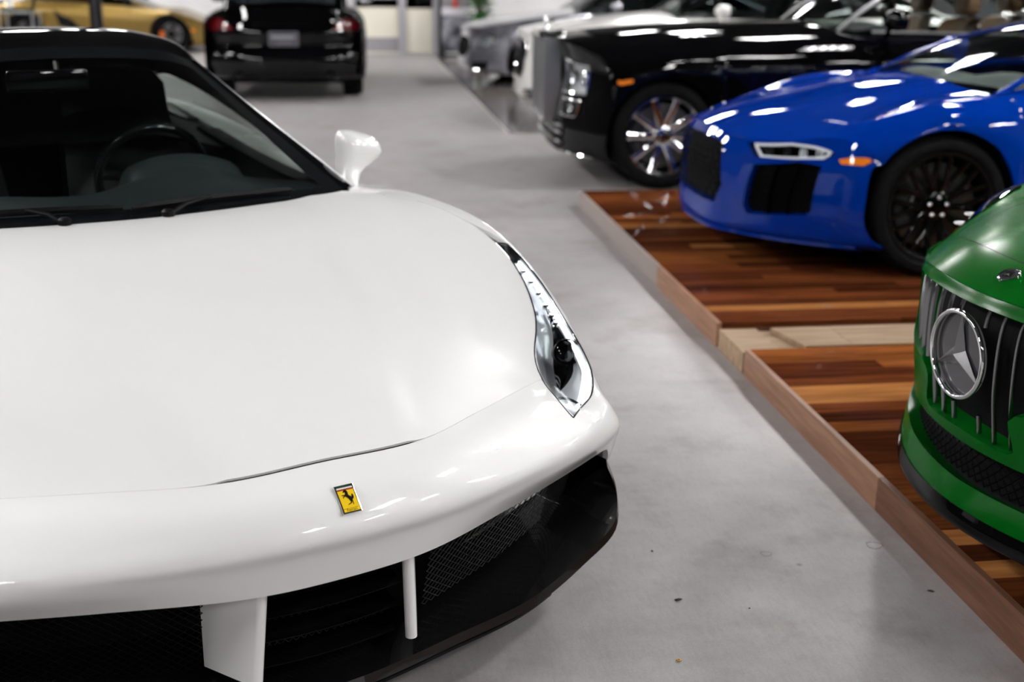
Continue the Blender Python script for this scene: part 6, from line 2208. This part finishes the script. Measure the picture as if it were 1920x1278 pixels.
# leafy plant in a dark pot
pt = empty('potted_plant', (2.33, 22.1, 0), label='tall green leafy plant in a dark pot behind the silver saloon', cat='plant')
MB().lathe([(0, 0), (.16, 0), (.17, .02), (.21, .38), (.22, .42), (.20, .42), (.19, .38), (0, .37)], n=24, fn=lambda r, c_, s_, h: (r * c_, r * s_, h)).build('pot', mat('dark_pot', (.02, .02, .022), rough=.4), pt, smooth=40)
LEAF = noise_mat('leaf_green', (.012, .10, .008), (.035, .24, .018), scale=6, rough=.4, obj_random=.4)
lf0 = None
for k_ in range(5):
    an = k_ * 1.26
    MB().tube([(0, 0, .37), (.05 * math.cos(an), .05 * math.sin(an), .8), (.12 * math.cos(an), .12 * math.sin(an), 1.35)], [.012, .010, .006], n=6).build('stem', mat('stem_brown', (.06, .035, .02), rough=.7), pt)
G_ = []
for f in np.linspace(0, 1, 6):
    w_ = .045 * math.sin(math.pi * min(1, f * .93 + .05)) ** .8
    G_.append([(-w_, .22 * f, -.05 * f * f + .012), (0, .22 * f, -.05 * f * f), (w_, .22 * f, -.05 * f * f + .012)])
leaf_me = None
for k_ in range(130):
    if leaf_me is None:
        o_ = MB().grid(G_).build('leaf', LEAF, pt, smooth=60)
        leaf_me = o_.data
    else:
        o_ = bpy.data.objects.new('leaf', leaf_me)
        link(o_, pt)
    st_ = rnd.randrange(5) * 1.26
    h_ = rnd.uniform(.55, 1.45)
    rr_ = .05 + .08 * (h_ - .37)
    o_.location = (rr_ * math.cos(st_) + rnd.uniform(-.03, .03), rr_ * math.sin(st_) + rnd.uniform(-.03, .03), h_)
    o_.rotation_euler = (rnd.uniform(-.3, .7), rnd.uniform(-.4, .4), rnd.uniform(0, 6.28))
    s_ = rnd.uniform(.7, 1.15)
    o_.scale = (s_, s_, s_)

# ---------------------------------------------------------------- bits on the floor
DRY = noise_mat('dry_leaf', (.012, .009, .007), (.05, .035, .022), scale=60, rough=.8)
for (x, y, rz, sc_, lab) in ((.779, 2.557, .3, 1.0, 'dark dried leaf scrap on the floor right of the splitter'), (.778, 2.823, 1.2, .55, 'small dark crumb on the floor near the carbon splitter corner'),
                             (1.441, 2.528, -.4, .8, 'dark leaf scrap on the floor by the platform edge board'), (.946, 2.498, .8, .35, 'tiny dark speck on the open floor between car and platform')):
    V = []
    r2 = random.Random(int(x * 1000 + y * 100))
    n = 9
    for ring, (rad, h) in enumerate(((1, .0008), (.55, .0035), (.2, .005))):
        for k_ in range(n):
            an = 2 * math.pi * k_ / n
            e_ = rad * r2.uniform(.6, 1.15)
            V.append((.013 * sc_ * e_ * math.cos(an), .007 * sc_ * e_ * math.sin(an), h * sc_ * r2.uniform(.6, 1.2)))
    F = [(a_ * n + k_, a_ * n + (k_ + 1) % n, (a_ + 1) * n + (k_ + 1) % n, (a_ + 1) * n + k_) for a_ in range(2) for k_ in range(n)] + [tuple(2 * n + k_ for k_ in range(n))]
    o_ = MB().add(V, F).build('leaf_scrap', DRY, None, smooth=0)
    o_.location = (x, y, .0002)
    o_.rotation_euler = (0, 0, rz)
    tag(o_, lab, 'debris', 'scraps on the floor')
o_ = MB().lathe([(.0022, 0), (.0055, 0), (.0062, .001), (.0055, .003), (.0022, .003), (.0022, 0)], n=18, fn=lambda r, c_, s_, h: (r * c_, r * s_, h)).build('washer', mat('brass', (.62, .38, .12), metal=.7, rough=.35), None, smooth=30)
o_.location = (.708, 2.29, .0003)
tag(o_, 'tiny tan washer lying on the floor at the lower edge', 'washer')
RES = noise_mat('dried_residue', (.10, .085, .07), (.26, .24, .22), scale=90, rough=.8)
for (x, y, r_, lab) in ((1.086, 2.773, .0145, 'small dried ring mark on the open floor'), (1.405, 2.788, .022, 'larger dried ring mark on the floor near the edge board')):
    r2 = random.Random(int(x * 100))
    P = []
    for k_ in range(40):
        an = 2 * math.pi * k_ / 40
        a_ = r_ * (1 + .08 * math.sin(3 * an + x) + r2.uniform(-.05, .05))
        w_ = .0016 * r2.uniform(.3, 1.4)
        P.append([((a_ - w_) * math.cos(an), (a_ - w_) * math.sin(an) * .9, 0), (a_ * math.cos(an), a_ * math.sin(an) * .9, .0004), ((a_ + w_) * math.cos(an), (a_ + w_) * math.sin(an) * .9, 0)])
    o_ = MB().grid(P, close_u=True).build('ring_mark', RES, None, smooth=0)
    o_.location = (x, y, .0002)
    tag(o_, lab, 'mark', 'dried ring marks')
